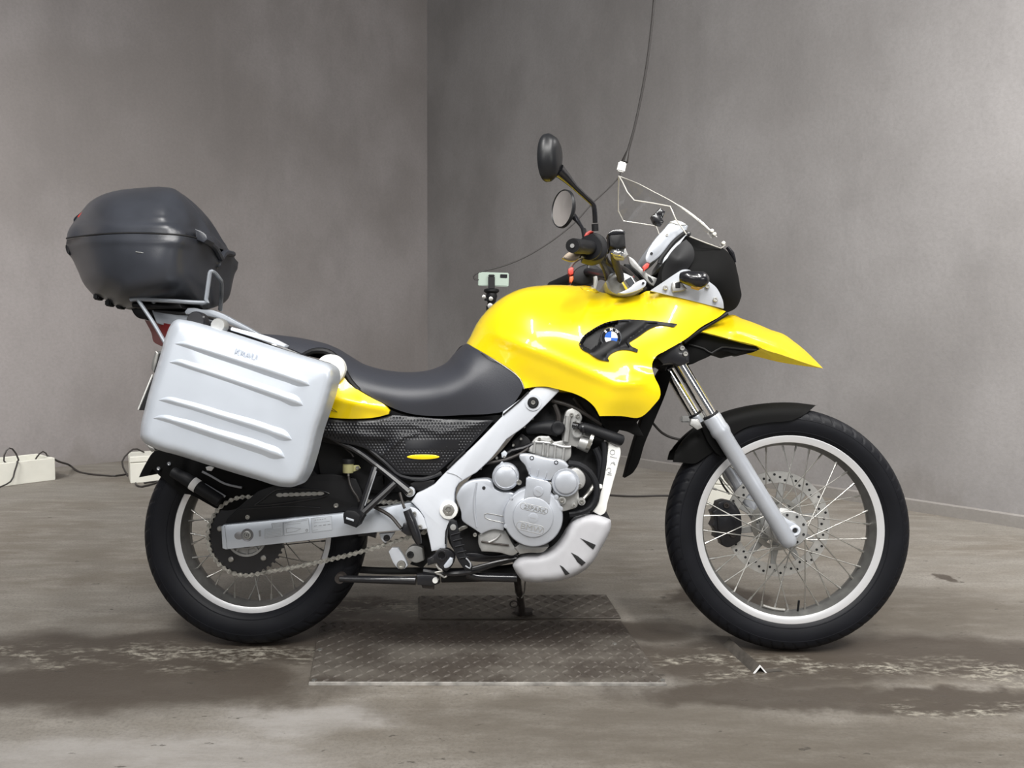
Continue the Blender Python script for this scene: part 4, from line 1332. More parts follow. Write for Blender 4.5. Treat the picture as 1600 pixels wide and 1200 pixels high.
for k in range(10):
    a = rad(20 + 36*k)
    d = Vector((math.cos(a), 0, math.sin(a)))
    part('carrier_rib', sweep([sc_c + d*0.022 + Vector((0, -0.003, 0)), sc_c + d*0.052 + Vector((0, -0.004, 0))], 0.0032, segs=6, smooth=False), 'cast', rear)

Rch = 60.5 * scs
fs = P(668, 808, zc); Rfs = 0.036
D = Vector((fs.x - sc_c.x, 0, fs.z - sc_c.z)); dist = D.length; base = math.atan2(D.z, D.x)
al = math.acos((Rch - Rfs) / dist)
path = []
for i in range(61):
    a = base + al + (2*math.pi - 2*al) * i / 60
    path.append((sc_c.x + Rch*math.cos(a), sc_c.z + Rch*math.sin(a)))
for i in range(25):
    a = base - al + 2*al * i / 24
    path.append((fs.x + Rfs*math.cos(a), fs.z + Rfs*math.sin(a)))
pp = np.array(path + path[:1])
# the lower run hangs a little slack
seg = np.linalg.norm(np.diff(pp, axis=0), axis=1); cum = np.concatenate([[0], np.cumsum(seg)])
N = int(round(cum[-1] / 0.0159)) // 2 * 2
u = np.linspace(0, cum[-1], N + 1)
cx, cz = np.interp(u, cum, pp[:, 0]), np.interp(u, cum, pp[:, 1])
i0, i1 = cum[60], cum[61]
sl = np.where((u > i0) & (u < i1), np.sin(np.pi * np.clip((u - i0) / (i1 - i0), 0, 1)) * 0.012, 0)
cz = cz - sl
mb = MB()
for i in range(N):
    a, b = Vector((cx[i], zc, cz[i])), Vector((cx[i+1], zc, cz[i+1]))
    d = (b - a).normalized(); e = Vector((-d.z, 0, d.x))
    yo = 0.0085 if i % 2 else 0.0062
    hh = 0.0062
    loop = []
    for k in range(7):
        t = math.pi * k / 6
        loop.append(b + d*(math.sin(t)*hh) + e*(math.cos(t)*hh))
    mid = (a + b) / 2
    loop.append(mid - e*hh*0.36)
    for k in range(7):
        t = math.pi * k / 6
        loop.append(a - d*(math.sin(t)*hh) - e*(math.cos(t)*hh))
    loop.append(mid + e*hh*0.36)
    for sg in (-1, 1):
        mb.add(prism([p + Vector((0, sg*yo, 0)) for p in loop], (0, 0.0018, 0)))
    mb.add(lathe(a, [(0, -0.0108), (0.0028, -0.0108), (0.0028, 0.0108), (0, 0.0108)], 8))
part('drive_chain', (mb.v, mb.f), mat('greasy_chain_steel', (0.50, 0.485, 0.44), 0.38, metal=0.6, vary=0.6, vscale=110), smooth=False, kind='stuff')

# ---- chain guard, rear hugger and number plate holder
cg = part('chain_guard', plate([(352, 818), (366, 800), (388, 781), (402, 768), (420, 761), (448, 754), (470, 747), (520, 741), (556, 748), (566, 772), (566, 798), (545, 799), (450, 810), (352, 820)], -0.112, 0.012, 0.003, res=4), 'black')
part('guard_opening_rim', tube([(398, 789, -0.114), (412, 779, -0.114), (428, 767, -0.114), (446, 763, -0.114), (490, 765, -0.114), (514, 771, -0.114), (500, 777, -0.114), (460, 784, -0.114), (420, 789, -0.114), (398, 789, -0.114)], 0.0020), 'blackmetal', cg)
part('guard_opening', plate([(402, 788), (414, 780), (430, 769), (446, 765), (490, 767), (510, 771), (495, 777), (460, 783), (425, 788)], -0.1125, 0.001, 0.0002), 'dark', cg, 'dark opening in the chain guard')
mb = MB()
for i in range(8):
    x0 = 437 + i*9; y0 = 773.5 - i*0.35
    mb.add(plate(ellipse_pts(x0, y0, 5.6, 3.1, 0, 14), -0.1135 - (0.0008 if i % 2 else 0), 0.002, 0.0004, smooth=False))
    mb.add(disc(x0 + 4.5, y0, -0.1150, 1.8, [(1, 0.002), (1, 0), (0, 0)], 8))
mb.build('upper_chain_run', M['steel'], cg, smooth=False, kind='stuff')
part('guard_ridge', tube([(374, 796, -0.113), (400, 794, -0.113), (450, 791, -0.113), (500, 793, -0.113)], 0.0016), 'blackmetal', cg)
for (px, py) in ((387, 808), (525, 790)):
    part('guard_screw', bolt(px, py, -0.114, 4), 'steel', cg)
part('inner_mudguard', sheet([(440, 735, -0.06), (500, 676, -0.06), (560, 694, -0.06), (620, 742, -0.06), (652, 770, -0.06), (640, 786, -0.06), (560, 792, -0.06), (450, 752, -0.06)], res=10, rim=0.12, closed=True), 'dark')
part('battery_tray', plate([(490, 680), (540, 694), (600, 735), (640, 768), (560, 768), (500, 740)], -0.075, 0.02, 0.004), 'dark')
for xa, xb in ((580, 598), (601, 612)):
    part('inner_cover', plate([(xa, 745), (xb, 742), (xb + 3, 766), (xa - 2, 766)], -0.09, 0.02, 0.003), 'black')

hug = part('rear_mudguard', sheet([(217, 746, -0.06), (222, 735, -0.06), (229, 722, -0.065), (240, 706, -0.07), (262, 700, -0.08), (300, 712, -0.085), (352, 728, -0.085), (400, 745, -0.085), (430, 752, -0.085), (425, 763, -0.085), (390, 778, -0.085), (366, 796, -0.085), (345, 797, -0.085), (322, 786, -0.085), (297, 773, -0.085), (285, 771, -0.085), (270, 760, -0.08), (250, 744, -0.075), (238, 733, -0.07), (232, 742, -0.06), (225, 744, -0.06)], [(330, 750, -0.095)], res=6, rim=0.15, closed=True), 'fender', label='black rear mudguard with two bright bolts')
for (px, py) in ((248, 732), (264.5, 724.5)):
    part('mudguard_bolt', bolt(px, py, -0.086, 3.4), 'chrome', hug)
part('hugger_tube', tube([(270, 737, -0.10), (290, 748, -0.102), (345, 783, -0.102)], [0.014, 0.017, 0.017], smooth=False, segs=14), 'rubber', hug)
part('reflective_band', tube([(300.5, 754.8, -0.102), (309, 760.2, -0.102)], 0.0182, smooth=False, segs=14), 'reflective', hug, 'white reflective band')
part('reflective_band', plate([(321, 730), (326, 728.5), (334, 730.5), (330, 736), (323, 735)], -0.098, 0.004, 0.001), 'reflective', hug)
part('hugger_strut', tube([(320, 757, -0.10), (352, 776, -0.10)], 0.0035, smooth=False), 'print', hug)
part('hugger_strut', tube([(316, 737, -0.098), (330, 744, -0.098), (352, 756, -0.098), (378, 762, -0.098)], 0.003), 'print', hug)
part('number_plate', plate([(214.5, 640), (216.5, 640.5), (239, 585), (237, 585)], -0.09, 0.17, 0.0008, smooth=False), 'plate_white', label='number plate seen edge on')
part('plate_holder', plate([(217, 641), (224, 641), (244, 592), (238, 590)], -0.095, 0.19, 0.001, smooth=False), 'dark')

# ---- subframe, passenger peg, brake reservoir
part('subframe_tube', tube([(500, 672, -0.12), (530, 690, -0.125), (560, 706, -0.13), (590, 728, -0.135), (620, 752, -0.145), (640, 769, -0.150)], [0.008]*4 + [0.010, 0.013]), 'blackmetal')
part('subframe_tube', tube([(575, 699, -0.13), (605, 725, -0.135), (625, 743, -0.135), (660, 748, -0.13), (690, 738, -0.13)], 0.007), 'blackmetal')
part('frame_cover', plate([(640, 756), (652, 750), (680, 750), (676, 758), (655, 767), (646, 766)], -0.13, 0.03, 0.005), 'black')
pg = part('passenger_peg_bracket', join(tube([(586, 730, -0.155), (563, 800, -0.185)], 0.0085, smooth=False), tube([(617, 755, -0.155), (566, 802, -0.185)], 0.0095, smooth=False), tube([(558, 812, -0.19), (567, 800, -0.185)], 0.013, smooth=False)), 'blackmetal')
part('bracket_edge', tube([(588, 736, -0.163), (570, 790, -0.192)], 0.0016, smooth=False), 'print', pg)
part('passenger_peg', plate([(537, 801), (541, 797), (556, 799), (563, 806), (562, 812), (556, 825), (551, 823), (537, 818)], -0.215, 0.07, 0.004), 'rubber', pg, 'folded rubber passenger footrest')
part('peg_edge', plate([(541, 808), (553, 812), (552.5, 815), (540.5, 811)], -0.2165, 0.002, 0.0006), 'label', pg)
rs = part('brake_reservoir', lathe(P(544, 731, -0.125), [(0, -0.0135), (0.0135, -0.0135), (0.0145, -0.011), (0.0145, 0.012), (0, 0.012)], 24, (0, 0, 1), (1, 0, 0)), 'fluid', label='amber brake fluid reservoir')
part('reservoir_cap', lathe(P(544, 721.5, -0.125), [(0, 0.007), (0.0155, 0.007), (0.0165, 0.004), (0.0165, -0.005), (0, -0.005)], 24, (0, 0, 1), (1, 0, 0)), 'black', rs)
part('reservoir_tab', plate([(552, 727), (560, 727), (563, 731), (559, 735), (552, 737)], -0.128, 0.005, 0.001), 'fluid', rs)
part('reservoir_screw', bolt(558.5, 731, -0.131, 3), 'steel', rs)
part('hose_fitting', tube([(544.5, 739, -0.125), (544.5, 744, -0.125)], 0.0035, smooth=False), 'steel', rs)
part('reservoir_hose', tube([(544.5, 743, -0.125), (546, 754, -0.128), (551, 766, -0.13), (558, 776, -0.13), (561, 784, -0.13)], 0.0032), 'cord', rs)
part('cable', tube([(533, 693, -0.12), (541, 701, -0.12), (549, 708, -0.12), (552, 714, -0.12)], 0.0032), 'cord')

# ---- rear brake master cylinder, linkage, footrest
mc = part('brake_master_cylinder', join(tube([(636, 797, -0.172), (643, 815, -0.172), (651, 838, -0.172), (655, 850, -0.172)], [0.011, 0.013, 0.012, 0.007], segs=12), plate([(630, 818), (640, 814), (650, 830), (648, 838), (634, 836), (626, 830)], -0.165, 0.02, 0.004)), 'blackmetal')
part('heel_plate', plate([(640, 792), (648, 794), (660, 806), (667, 826), (656, 828), (646, 812)], -0.160, 0.006, 0.0015), 'frame', mc)
for (px, py) in ((647, 803), (656, 823.5)):
    part('cylinder_bolt', bolt(px, py, -0.167, 3.6), 'steel', mc)
part('brake_hose', tube([(585, 792, -0.14), (600, 800, -0.145), (612, 808, -0.155), (622, 820, -0.165), (627, 826, -0.17)], 0.0048), 'cord')
part('brake_hose', tube([(625, 770, -0.15), (628, 782, -0.16), (632, 794, -0.17)], 0.0036), 'cord')
lk = part('linkage_bar', plate([(607, 862), (612, 856), (622, 856), (634, 876), (637, 884), (632, 889), (622, 889), (616, 882)], -0.10, 0.014, 0.002), 'frame', label='light grey suspension link')
part('linkage_bolt', bolt(627, 882.5, -0.103, 7), 'steel', lk)
lk2 = part('linkage_rocker', plate([(632, 866), (638, 856), (648, 852), (660, 856), (662, 876), (650, 880), (640, 876)], -0.095, 0.03, 0.004), 'cast')
part('rocker_bolt', bolt(641, 867, -0.099, 5.5), 'dark', lk2)
part('linkage_mount', plate([(592, 834), (617, 832), (608, 844), (602, 849), (597, 845)], -0.10, 0.02, 0.003), 'frame')
part('mount_bolt', bolt(604, 841, -0.103, 5.2), 'blackmetal')
part('swingarm_bracket', tube([(560, 836, -0.1), (575, 834, -0.1), (588, 836, -0.1)], [0.004, 0.006, 0.009]), 'blackmetal')
part('shock_linkage_body', plate([(650, 832), (672, 838), (676, 870), (660, 888), (640, 882), (655, 860)], -0.06, 0.08, 0.006), 'dark')
fb = part('footrest_plate', plate([(667, 874), (676, 868), (687, 857), (700, 858), (711, 866), (710, 877), (705, 886), (698, 893), (690, 890), (682, 880), (668, 884)], -0.160, 0.02, 0.003), 'blackmetal')
part('plate_boss', disc(690, 868, -0.163, 8, [(1, 0.006), (0.96, -0.001), (0.7, -0.001), (0.65, 0.003), (0, 0.003)]), 'blackmetal', fb)
part('plate_window', plate([(672.5, 873.5), (678, 871), (678.5, 878), (673, 880)], -0.1605, 0.001, 0.0003, smooth=False), 'dark', fb)
part('scuffed_lug', plate([(693, 884), (703, 871), (708, 873), (707, 880), (698, 888), (694, 888)], -0.168, 0.012, 0.003), 'alu', fb)
part('spring_hook', tube([(681, 882, -0.165), (686, 889, -0.165), (692, 892, -0.165), (680, 895, -0.165), (688, 898, -0.165), (694, 902, -0.165), (698, 900, -0.165)], 0.0028), 'steel', fb)
bp = part('brake_pedal', plate([(702, 815), (706, 812), (713, 815), (717, 832), (722, 852), (730, 872), (738, 888), (737, 893), (728, 893), (718, 880), (708, 858), (703, 838)], -0.185, 0.014, 0.003), 'rubber', label='dark ribbed rider footrest')
for i in range(5):
    part('pedal_rib', tube([(705 + i*3.2, 836 + i*9, -0.187), (719 + i*3.2, 832 + i*9.5, -0.187)], 0.0018, smooth=False), 'rubber', bp)
part('pedal_pivot', disc(708, 824, -0.187, 5, [(1, 0.004), (0.9, -0.001), (0, -0.002)]), 'cast', bp)
part('pedal_clip', tube([(728, 872, -0.188), (735, 880, -0.188), (734, 888, -0.188), (727, 884, -0.188)], 0.002), 'print', bp)

# ---- stands
cs = part('centre_stand', tube([(531, 904, -0.12), (560, 905, -0.12), (650, 907, -0.125)], [0.0085, 0.0095, 0.0115], segs=12), 'blackmetal')
part('stand_bracket', plate([(650, 899), (666, 898), (684, 900), (686, 912), (678, 915), (652, 914)], -0.14, 0.03, 0.003), 'blackmetal', cs)
part('stand_foot', disc(531, 904, -0.12, 8.5, [(1, 0.02), (0.9, -0.004), (0, -0.004)], 20), 'standmetal', cs)
part('stand_bolt', disc(680, 907, -0.143, 5.2, [(1, 0.01), (0.8, -0.003), (0, -0.003)], 14), 'white', cs)
part('stand_tab', plate([(658, 913), (678, 914), (678, 921), (660, 919)], -0.13, 0.01, 0.001), 'standmetal', cs)
part('stand_crossbar', tube([(545, 889, 0.02), (600, 892, 0.02), (660, 892, 0.02), (690, 894, 0.0)], 0.010), 'dark', cs)
part('lower_frame_tube', tube([(730, 896, -0.11), (745, 901, -0.11), (770, 902, -0.11), (808, 903, -0.11)], 0.0115, segs=12), 'gloss')
part('lower_frame_tube', tube([(662, 892, -0.12), (700, 896, -0.125), (736, 893, -0.12), (770, 882, -0.11), (806, 872, -0.10)], 0.008), 'blackmetal')
part('lower_frame_rail', plate([(712, 866), (740, 864), (770, 868), (806, 862), (812, 872), (780, 877), (745, 878), (716, 874)], -0.11, 0.02, 0.003), 'blackmetal')
part('brake_rod', tube([(736, 888, -0.14), (770, 879, -0.13), (800, 873, -0.12), (845, 868, -0.11)], 0.004), 'blackmetal')
part('exhaust_header', tube([(690, 899, -0.02), (760, 897, -0.02), (820, 890, -0.02)], 0.02), 'dark')
ss = part('side_stand', tube([(808, 888, 0.12), (809, 912, 0.15), (812, 930, 0.175), (815, 950, 0.20), (815, 966, 0.225)], [0.012, 0.011, 0.0105, 0.0105, 0.012]), 'standmetal', label='grimy side stand leg on the far side')
ft = P(818, 968, 0.23)
zf_ = -ft.y * SIN5 / COS5
part('stand_foot_plate', box((ft.x, ft.y, zf_ + 0.0135), (0.055, 0.045, 0.008), Matrix.Rotation(rad(5), 3, 'X'), 0.002), 'standmetal', ss)
for dx in (-6, 9):
    part('stand_spring', tube([(812 + dx, 905, 0.145), (811 + dx*0.9, 925, 0.165), (812 + dx*0.3, 934, 0.17)], 0.0024), 'steel', ss)
part('stand_loop', tube(ellipse_pts(803, 944, 6, 5, 0, 12) and [(p[0], p[1], 0.19) for p in ellipse_pts(803, 944, 6, 5, 0, 12) + ellipse_pts(803, 944, 6, 5, 0, 12)[:1]], 0.002), 'standmetal', ss)

# ------------------------------------------------------------------ engine
LE = -0.16
part('engine_shade_block', plate([(730, 752), (770, 720), (815, 668), (850, 632), (870, 612), (910, 618), (935, 650), (944, 662), (944, 700), (948, 730), (938, 770), (925, 800), (905, 830), (880, 850), (842, 862), (760, 862), (735, 850), (716, 800)], -0.085, 0.17, 0.01), 'dark', label='dark block standing in for the shade inside the engine')  # dark mass put in as the shade between the engine parts
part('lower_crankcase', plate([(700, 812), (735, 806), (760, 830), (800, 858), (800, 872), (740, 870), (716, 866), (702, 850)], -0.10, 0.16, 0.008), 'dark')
head = part('cylinder_head', plate([(824, 706), (833, 688), (838, 683), (858, 681), (866, 690), (878, 688), (881, 655), (886, 641), (895, 637), (906, 644), (910, 652), (907, 662), (914, 672), (924, 680), (925, 690), (922, 702), (905, 700), (893, 697), (891, 716), (884, 722), (860, 717), (840, 712)], -0.125, 0.12, 0.006), 'cast', label='ribbed grey cylinder head')
for (xa, ya, xb, yb) in ((836, 689, 834, 708), (850, 688, 848, 712), (857, 689, 855, 714), (868, 694, 866, 717), (882, 694, 879, 719)):
    part('head_rib', tube([(xa, ya, -0.127), (xb, yb, -0.127)], 0.0034, smooth=False), 'cast', head)
part('head_ledge', tube([(836, 690, -0.128), (858, 692, -0.128), (880, 698, -0.128), (892, 698, -0.128)], 0.0034), 'cast', head)
part('cam_post', tube([(888, 650, -0.13), (884, 690, -0.13)], 0.008, smooth=False), 'cast', head)
part('cam_end', disc(902, 676, -0.135, 9, [(1, 0.02), (1, 0), (0.8, -0.003), (0.5, -0.003), (0.45, 0), (0, 0)]), 'cast', head)
part('thermostat', tube([(904, 690, -0.12), (915, 694, -0.12), (922, 697, -0.12)], [0.018, 0.02, 0.02], segs=16), 'cast', head)
part('thermostat_flange', tube([(919, 688, -0.13), (924, 690, -0.13)], 0.026, smooth=False, segs=20), 'steel', head)
for (px, py, r) in ((893, 648, 3), (903, 650, 3.5), (899, 660, 3), (843, 686, 2.5), (909, 681, 2.6), (862, 690, 2.6)):
    part('head_bolt', bolt(px, py, -0.132, r), 'steel', head)
part('intake_boot', tube([(824, 670, -0.11), (845, 668, -0.12), (858, 668, -0.12), (872, 670, -0.12)], [0.015, 0.016, 0.02, 0.022], segs=14), 'rubber')
part('intake_clamp', disc(872, 669, -0.142, 11, [(1, 0.03), (1, 0), (0.8, -0.003), (0.4, -0.003), (0, 0)]), 'rubber')
part('throttle_body', plate([(800, 690), (815, 676), (826, 684), (832, 694), (822, 712), (806, 712)], -0.11, 0.05, 0.005), 'black')
part('injector_rail', tube([(788, 712, -0.12), (800, 704, -0.12), (818, 700, -0.12), (840, 690, -0.12)], 0.006), 'blackmetal')
part('wiring_loom', tube([(760, 724, -0.13), (790, 718, -0.13), (815, 708, -0.13), (826, 700, -0.13)], 0.0042), 'cord')
part('wiring_loom', tube([(862, 626, -0.12), (890, 634, -0.12), (916, 648, -0.12), (940, 664, -0.12)], 0.0055), 'cord')
part('wiring_loom', tube([(866, 632, -0.115), (873, 650, -0.115), (872, 668, -0.115)], 0.007), 'cord')
part('wiring_loom', tube([(896, 622, -0.11), (906, 636, -0.11), (922, 652, -0.11)], 0.004), 'cord')
for (px, py) in ((832, 654), (819, 667), (802, 696), (814, 686), (788, 714), (776, 716), (751, 732)):
    part('fastener', disc(px, py, -0.135, 2.2, [(1, 0.02), (1, 0), (0.6, -0.002), (0, -0.002)], 10), 'steel')
part('connector_plug', plate([(783, 708), (788, 704), (793, 708), (790, 715), (784, 715)], -0.135, 0.02, 0.002), 'label')
part('spark_plug_cap', tube([(895, 664, -0.14), (904, 666, -0.145)], 0.009, smooth=False, segs=12), 'gloss')
part('coolant_hose', tube([(904, 670, -0.14), (912, 668, -0.14), (935, 675, -0.14), (962, 685, -0.14), (970, 688, -0.135)], [0.010, 0.0135, 0.0145, 0.0155, 0.0155], segs=14), 'rubber')
part('hose_clip', tube([(909, 669.5, -0.14), (912, 669, -0.14)], 0.0165, smooth=False, segs=14), 'blackmetal')
part('radiator_hose', tube([(889, 724, -0.135), (905, 726, -0.14), (921, 737, -0.145), (931, 755, -0.145), (932, 775, -0.145), (924, 792, -0.145), (908, 800, -0.145), (890, 803, -0.14)], 0.0085, segs=10), 'rubber')
part('radiator_hose', tube([(930, 700, -0.12), (938, 720, -0.12), (938, 750, -0.12), (936, 780, -0.12), (922, 800, -0.12)], 0.011, segs=10), 'rubber')
part('radiator_hose', tube([(944, 690, -0.13), (945, 715, -0.13), (941, 745, -0.13), (936, 765, -0.13)], 0.008, segs=10), 'rubber')
part('engine_stay', tube([(905, 786, -0.11), (918, 772, -0.10), (928, 758, -0.09)], 0.006), 'steel')

cb = part('cylinder_base_cover', plate([(812, 710), (818, 709), (835, 711), (850, 715), (866, 717.5), (876, 718.5), (884, 722), (889, 728), (886, 734), (878, 735), (871, 739), (865, 744), (861, 751), (853, 751), (828, 744), (824, 736), (820, 727), (813, 719), (811, 714)], LE - 0.012, 0.03, 0.005), 'silver', label='silver finned cover with two dark bolts')
for (px, py) in ((831, 715.5), (869, 722.5)):
    part('cover_bolt', disc(px, py, LE - 0.0125, 3.4, [(1, 0.004), (1, -0.0006), (0.7, -0.0006), (0.6, 0.001), (0, 0.001)], 14), 'blackmetal', cb)
for (xa, ya, xb, yb) in ((828, 730, 827, 741), (841, 734, 839, 744), (854, 738, 851, 748)):
    part('cover_fin', tube([(xa, ya, LE - 0.0125), (xb, yb, LE - 0.0125)], 0.0022, smooth=False), 'silver', cb)

cl = part('left_engine_cover', plate([(713, 776), (716, 768), (722, 759), (736, 751), (750, 749), (764, 749.5), (769, 752), (773, 763), (785, 768), (798, 769), (806, 772), (800, 790), (790, 812), (787, 830), (770, 828), (758, 832), (752, 835), (742, 828), (731, 821), (722, 814), (720, 800), (716, 788)], LE, 0.05, 0.007), 'silver', label='smooth silver side cover of the engine')
part('cover_recess', tube([(745, 754, LE - 0.0005), (741, 780, LE - 0.0005), (742, 805, LE - 0.0005), (745, 824, LE - 0.0005)], [0.002, 0.0035, 0.0035, 0.002]), 'silver', cl)
part('cover_dot', disc(756, 762.5, LE - 0.0008, 3, [(1, 0.003), (0.9, 0), (0, 0)], 14), 'dark', cl)
part('cover_slot', tube([(787, 817, LE - 0.0008), (762, 811, LE - 0.0008), (757, 806, LE - 0.0008), (761, 802, LE - 0.0008), (788, 807, LE - 0.0008)], 0.0010), 'cast', cl)
ca = part('round_cap', lathe(P(790, 745, LE - 0.012), [(21*S(790, 745, LE), 0.04), (21*S(790, 745, LE), 0.003), (20.2*S(790, 745, LE), 0.0), (17.2*S(790, 745, LE), -0.0035), (16.4*S(790, 745, LE), -0.002), (15.5*S(790, 745, LE), -0.003), (0, -0.0045)], 40), 'silver', label='round silver cap at the back of the engine')
part('cap_tab', plate([(780, 726), (784, 721), (789, 725), (786, 728)], LE - 0.01, 0.02, 0.002), 'silver', ca)
part('cap_bolt', bolt(811, 754, LE - 0.012, 4.4), 'steel', ca)
bc = part('round_engine_cover', lathe(P(833, 808, LE - 0.022), [(46.2*S(833, 808, LE), 0.05), (46.2*S(833, 808, LE), 0.006), (44.5*S(833, 808, LE), 0.001), (42.5*S(833, 808, LE), 0.0), (32.5*S(833, 808, LE), 0.0), (31.2*S(833, 808, LE), -0.0012), (30.5*S(833, 808, LE), -0.0032), (29.3*S(833, 808, LE), -0.0040), (0, -0.0040)], 72), 'silver', label='large round cover with raised lettering')
part('cover_neck', plate([(822, 748), (826, 745), (842, 749), (858, 754), (860.5, 757), (860, 775), (859, 788), (818, 782), (821, 764)], LE - 0.0245, 0.03, 0.002), 'silver', bc)
for (px, py, ng) in ((841, 768, -35), (833, 809.5, 12)):
    part('slotted_plug', disc(px, py, LE - 0.0265, 8, [(1, 0.003), (0.98, -0.0002), (0.86, -0.0006), (0, -0.0006)], 28), 'silver', bc)
    part('plug_slot', plate(ellipse_pts(px, py, 5, 1.0, -ng if px == 841 else ng, 12), LE - 0.0275, 0.0006, 0, smooth=False), 'print', bc)
LF = LE - 0.026
part('raised_lettering', text_mesh('2SPARK', 836, 795, LF, 6.2, 13, 0.0014, 0.0, 1.22), 'cast', bc, 'upper raised lettering on the round cover')
part('raised_lettering', text_mesh('BMW', 830.5, 825, LF, 9.0, 13, 0.0014, 0.0, 1.2), 'cast', bc, 'lower raised lettering on the round cover')


def pill(cx, cy, hw, hh, ang):
    pts = [(hw - hh + hh*math.cos(rad(t)), hh*math.sin(rad(t))) for t in range(-90, 91, 30)] + [(-hw + hh - hh*math.cos(rad(t)), -hh*math.sin(rad(t))) for t in range(-90, 91, 30)]
    c_, s_ = math.cos(rad(ang)), math.sin(rad(ang))
    r = [(cx + x*c_ - y*s_, cy + x*s_ + y*c_) for x, y in pts]
    return r + r[:1]


for (cx_, cy_, hw_, hh_) in ((834.5, 794.5, 22, 4.8), (828.5, 824.5, 22, 6.4)):
    part('lettering_frame', tube([(x, y, LF) for x, y in pill(cx_, cy_, hw_, hh_, 13)], 0.0008, segs=6, smooth=False), 'cast', bc)
for (px, py) in ((800, 780), (791, 822), (876, 795), (869, 777)):
    part('cover_lug', disc(px, py, LE - 0.0205, 4, [(1, 0.004), (0.9, -0.001), (0.5, -0.0015), (0, -0.0015)], 14), 'silver', bc)
wp = part('water_pump', plate([(868, 742), (876, 735), (892, 733), (900, 731), (908, 735), (914, 743), (915, 754), (911, 762), (904, 766), (905, 784), (902, 792), (890, 797), (878, 800), (872, 790), (866, 776), (862, 764), (864, 750)], LE + 0.004, 0.05, 0.005), 'cast', label='grey water pump housing')
k_ = S(884, 754, LE)
part('pump_cover', lathe(P(884, 754, LE - 0.012), [(22*k_, 0.03), (22*k_, 0.002), (21*k_, 0.0), (18*k_, 0.0), (17*k_, -0.005), (15.5*k_, -0.0065), (0, -0.0065)], 40), 'silver', wp)
for (px, py, r) in ((878, 782, 5), (909, 784, 4.6), (859, 757, 3.2), (897, 790, 3), (906, 758, 3)):
    part('pump_boss', disc(px, py, LE - 0.008, r * 1.25, [(1, 0.02), (1, 0), (0, 0)], 16), 'cast', wp)
    part('pump_bolt', bolt(px, py, LE - 0.011, r * 0.8), 'steel', wp)
su = part('oil_sump', plate([(747, 836), (753, 831), (762, 827), (776, 826), (790, 829), (797, 842), (805, 855), (812, 862), (803, 868), (780, 864), (752, 862), (747, 850)], LE + 0.015, 0.09, 0.007), 'cast', label='oily lower engine casing')
part('sump_rib', tube([(762, 848, LE + 0.013), (775, 842, LE + 0.013), (782, 834, LE + 0.013)], 0.003), 'cast', su)
part('sump_rib', tube([(752, 846, LE + 0.012), (770, 849, LE + 0.012), (795, 852, LE + 0.012)], 0.0025), 'standmetal', su)
part('sump_bolt', bolt(742, 836, LE - 0.005, 3.2), 'steel', su)
part('drain_lug', plate([(804, 856), (812, 850), (822, 853), (858, 854), (850, 862), (826, 864), (812, 866)], LE + 0.01, 0.05, 0.004), 'cast', su)
part('clutch_bracket', plate([(714, 828), (722, 822), (730, 821), (731, 825), (722, 829), (716, 832)], -0.13, 0.01, 0.002), 'steel')
part('engine_bolt', bolt(713, 797, -0.14, 3), 'cast')

# ---- white-painted down tube with marker scribbles, skid plate
dt = part('down_tube', plate([(951, 690), (960, 696), (969, 699), (970, 704), (966, 725), (958, 755), (950, 784), (944, 803), (938, 806), (926, 799), (933, 790), (938, 772), (942, 748), (947, 722), (950, 704)], -0.135, 0.05, 0.008), 'white', label='white frame down tube with hand-written marks')
LD = -0.1365
part('painted_mark', tube([(x, y, LD) for x, y in ellipse_pts(957, 706.5, 3.8, 3.8, 0, 14) + [(960.8, 706.5)]], 0.0007, segs=5, smooth=False), 'print', dt)
part('painted_mark', tube([(953, 713, LD), (964, 715.5, LD)], 0.0007, segs=5, smooth=False), 'print', dt)
part('painted_mark', tube([(954, 726, LD), (956, 722.5, LD), (959, 724, LD), (961, 727, LD), (960.5, 723, LD), (958, 721.5, LD)], 0.0007, segs=5), 'print', dt)
part('painted_mark', tube([(947.5, 735, LD), (950, 731, LD), (954, 732, LD), (954, 737, LD), (950, 738, LD), (955.5, 739.5, LD)], 0.0007, segs=5), 'print', dt)
part('painted_mark', tube([(948, 740.5, LD), (956, 742, LD)], 0.0008, segs=5, smooth=False), 'print', dt)
part('tube_clip', box(P(938, 760, -0.14), (0.009, 0.01, 0.012), None, 0.002), 'white', dt)
part('tube_end', plate([(944, 802), (948, 800), (954, 812), (946, 812), (938, 806)], -0.12, 0.02, 0.002), 'dark')
SK = [(801, 884), (804, 879), (810, 873), (818, 869.5), (840, 868), (852, 865), (862, 860), (872, 851), (880, 840), (888, 826), (897, 814), (906, 808), (920, 804), (932, 805), (944, 808.5), (954.5, 813), (955, 820), (947, 843), (938, 859), (928, 876), (916, 889), (902, 898), (886, 904.5), (868, 908.5), (850, 910), (826, 909.5), (816, 907), (810, 900), (804, 891)]
_ske = lambda x, y: None
skp, _ = densify([(x, y, 0) for x, y in SK], 4, True)
SLOTS = [[(907, 841), (931, 851.5), (927, 858.5), (922, 855)], [(892.5, 863.5), (903, 869), (915, 879), (909, 884), (902, 878), (899, 873)], [(874.5, 883), (880, 886), (890, 896.5), (883.5, 899)]]


def skid_lat(V2):
    e = seg_dist(V2, skp[:, :2], np.roll(skp[:, :2], -1, 0))[0]
    u = np.clip(e / 14.0, 0, 1)
    return -0.135 - 0.022 * np.sqrt(1 - (1 - u)**2)


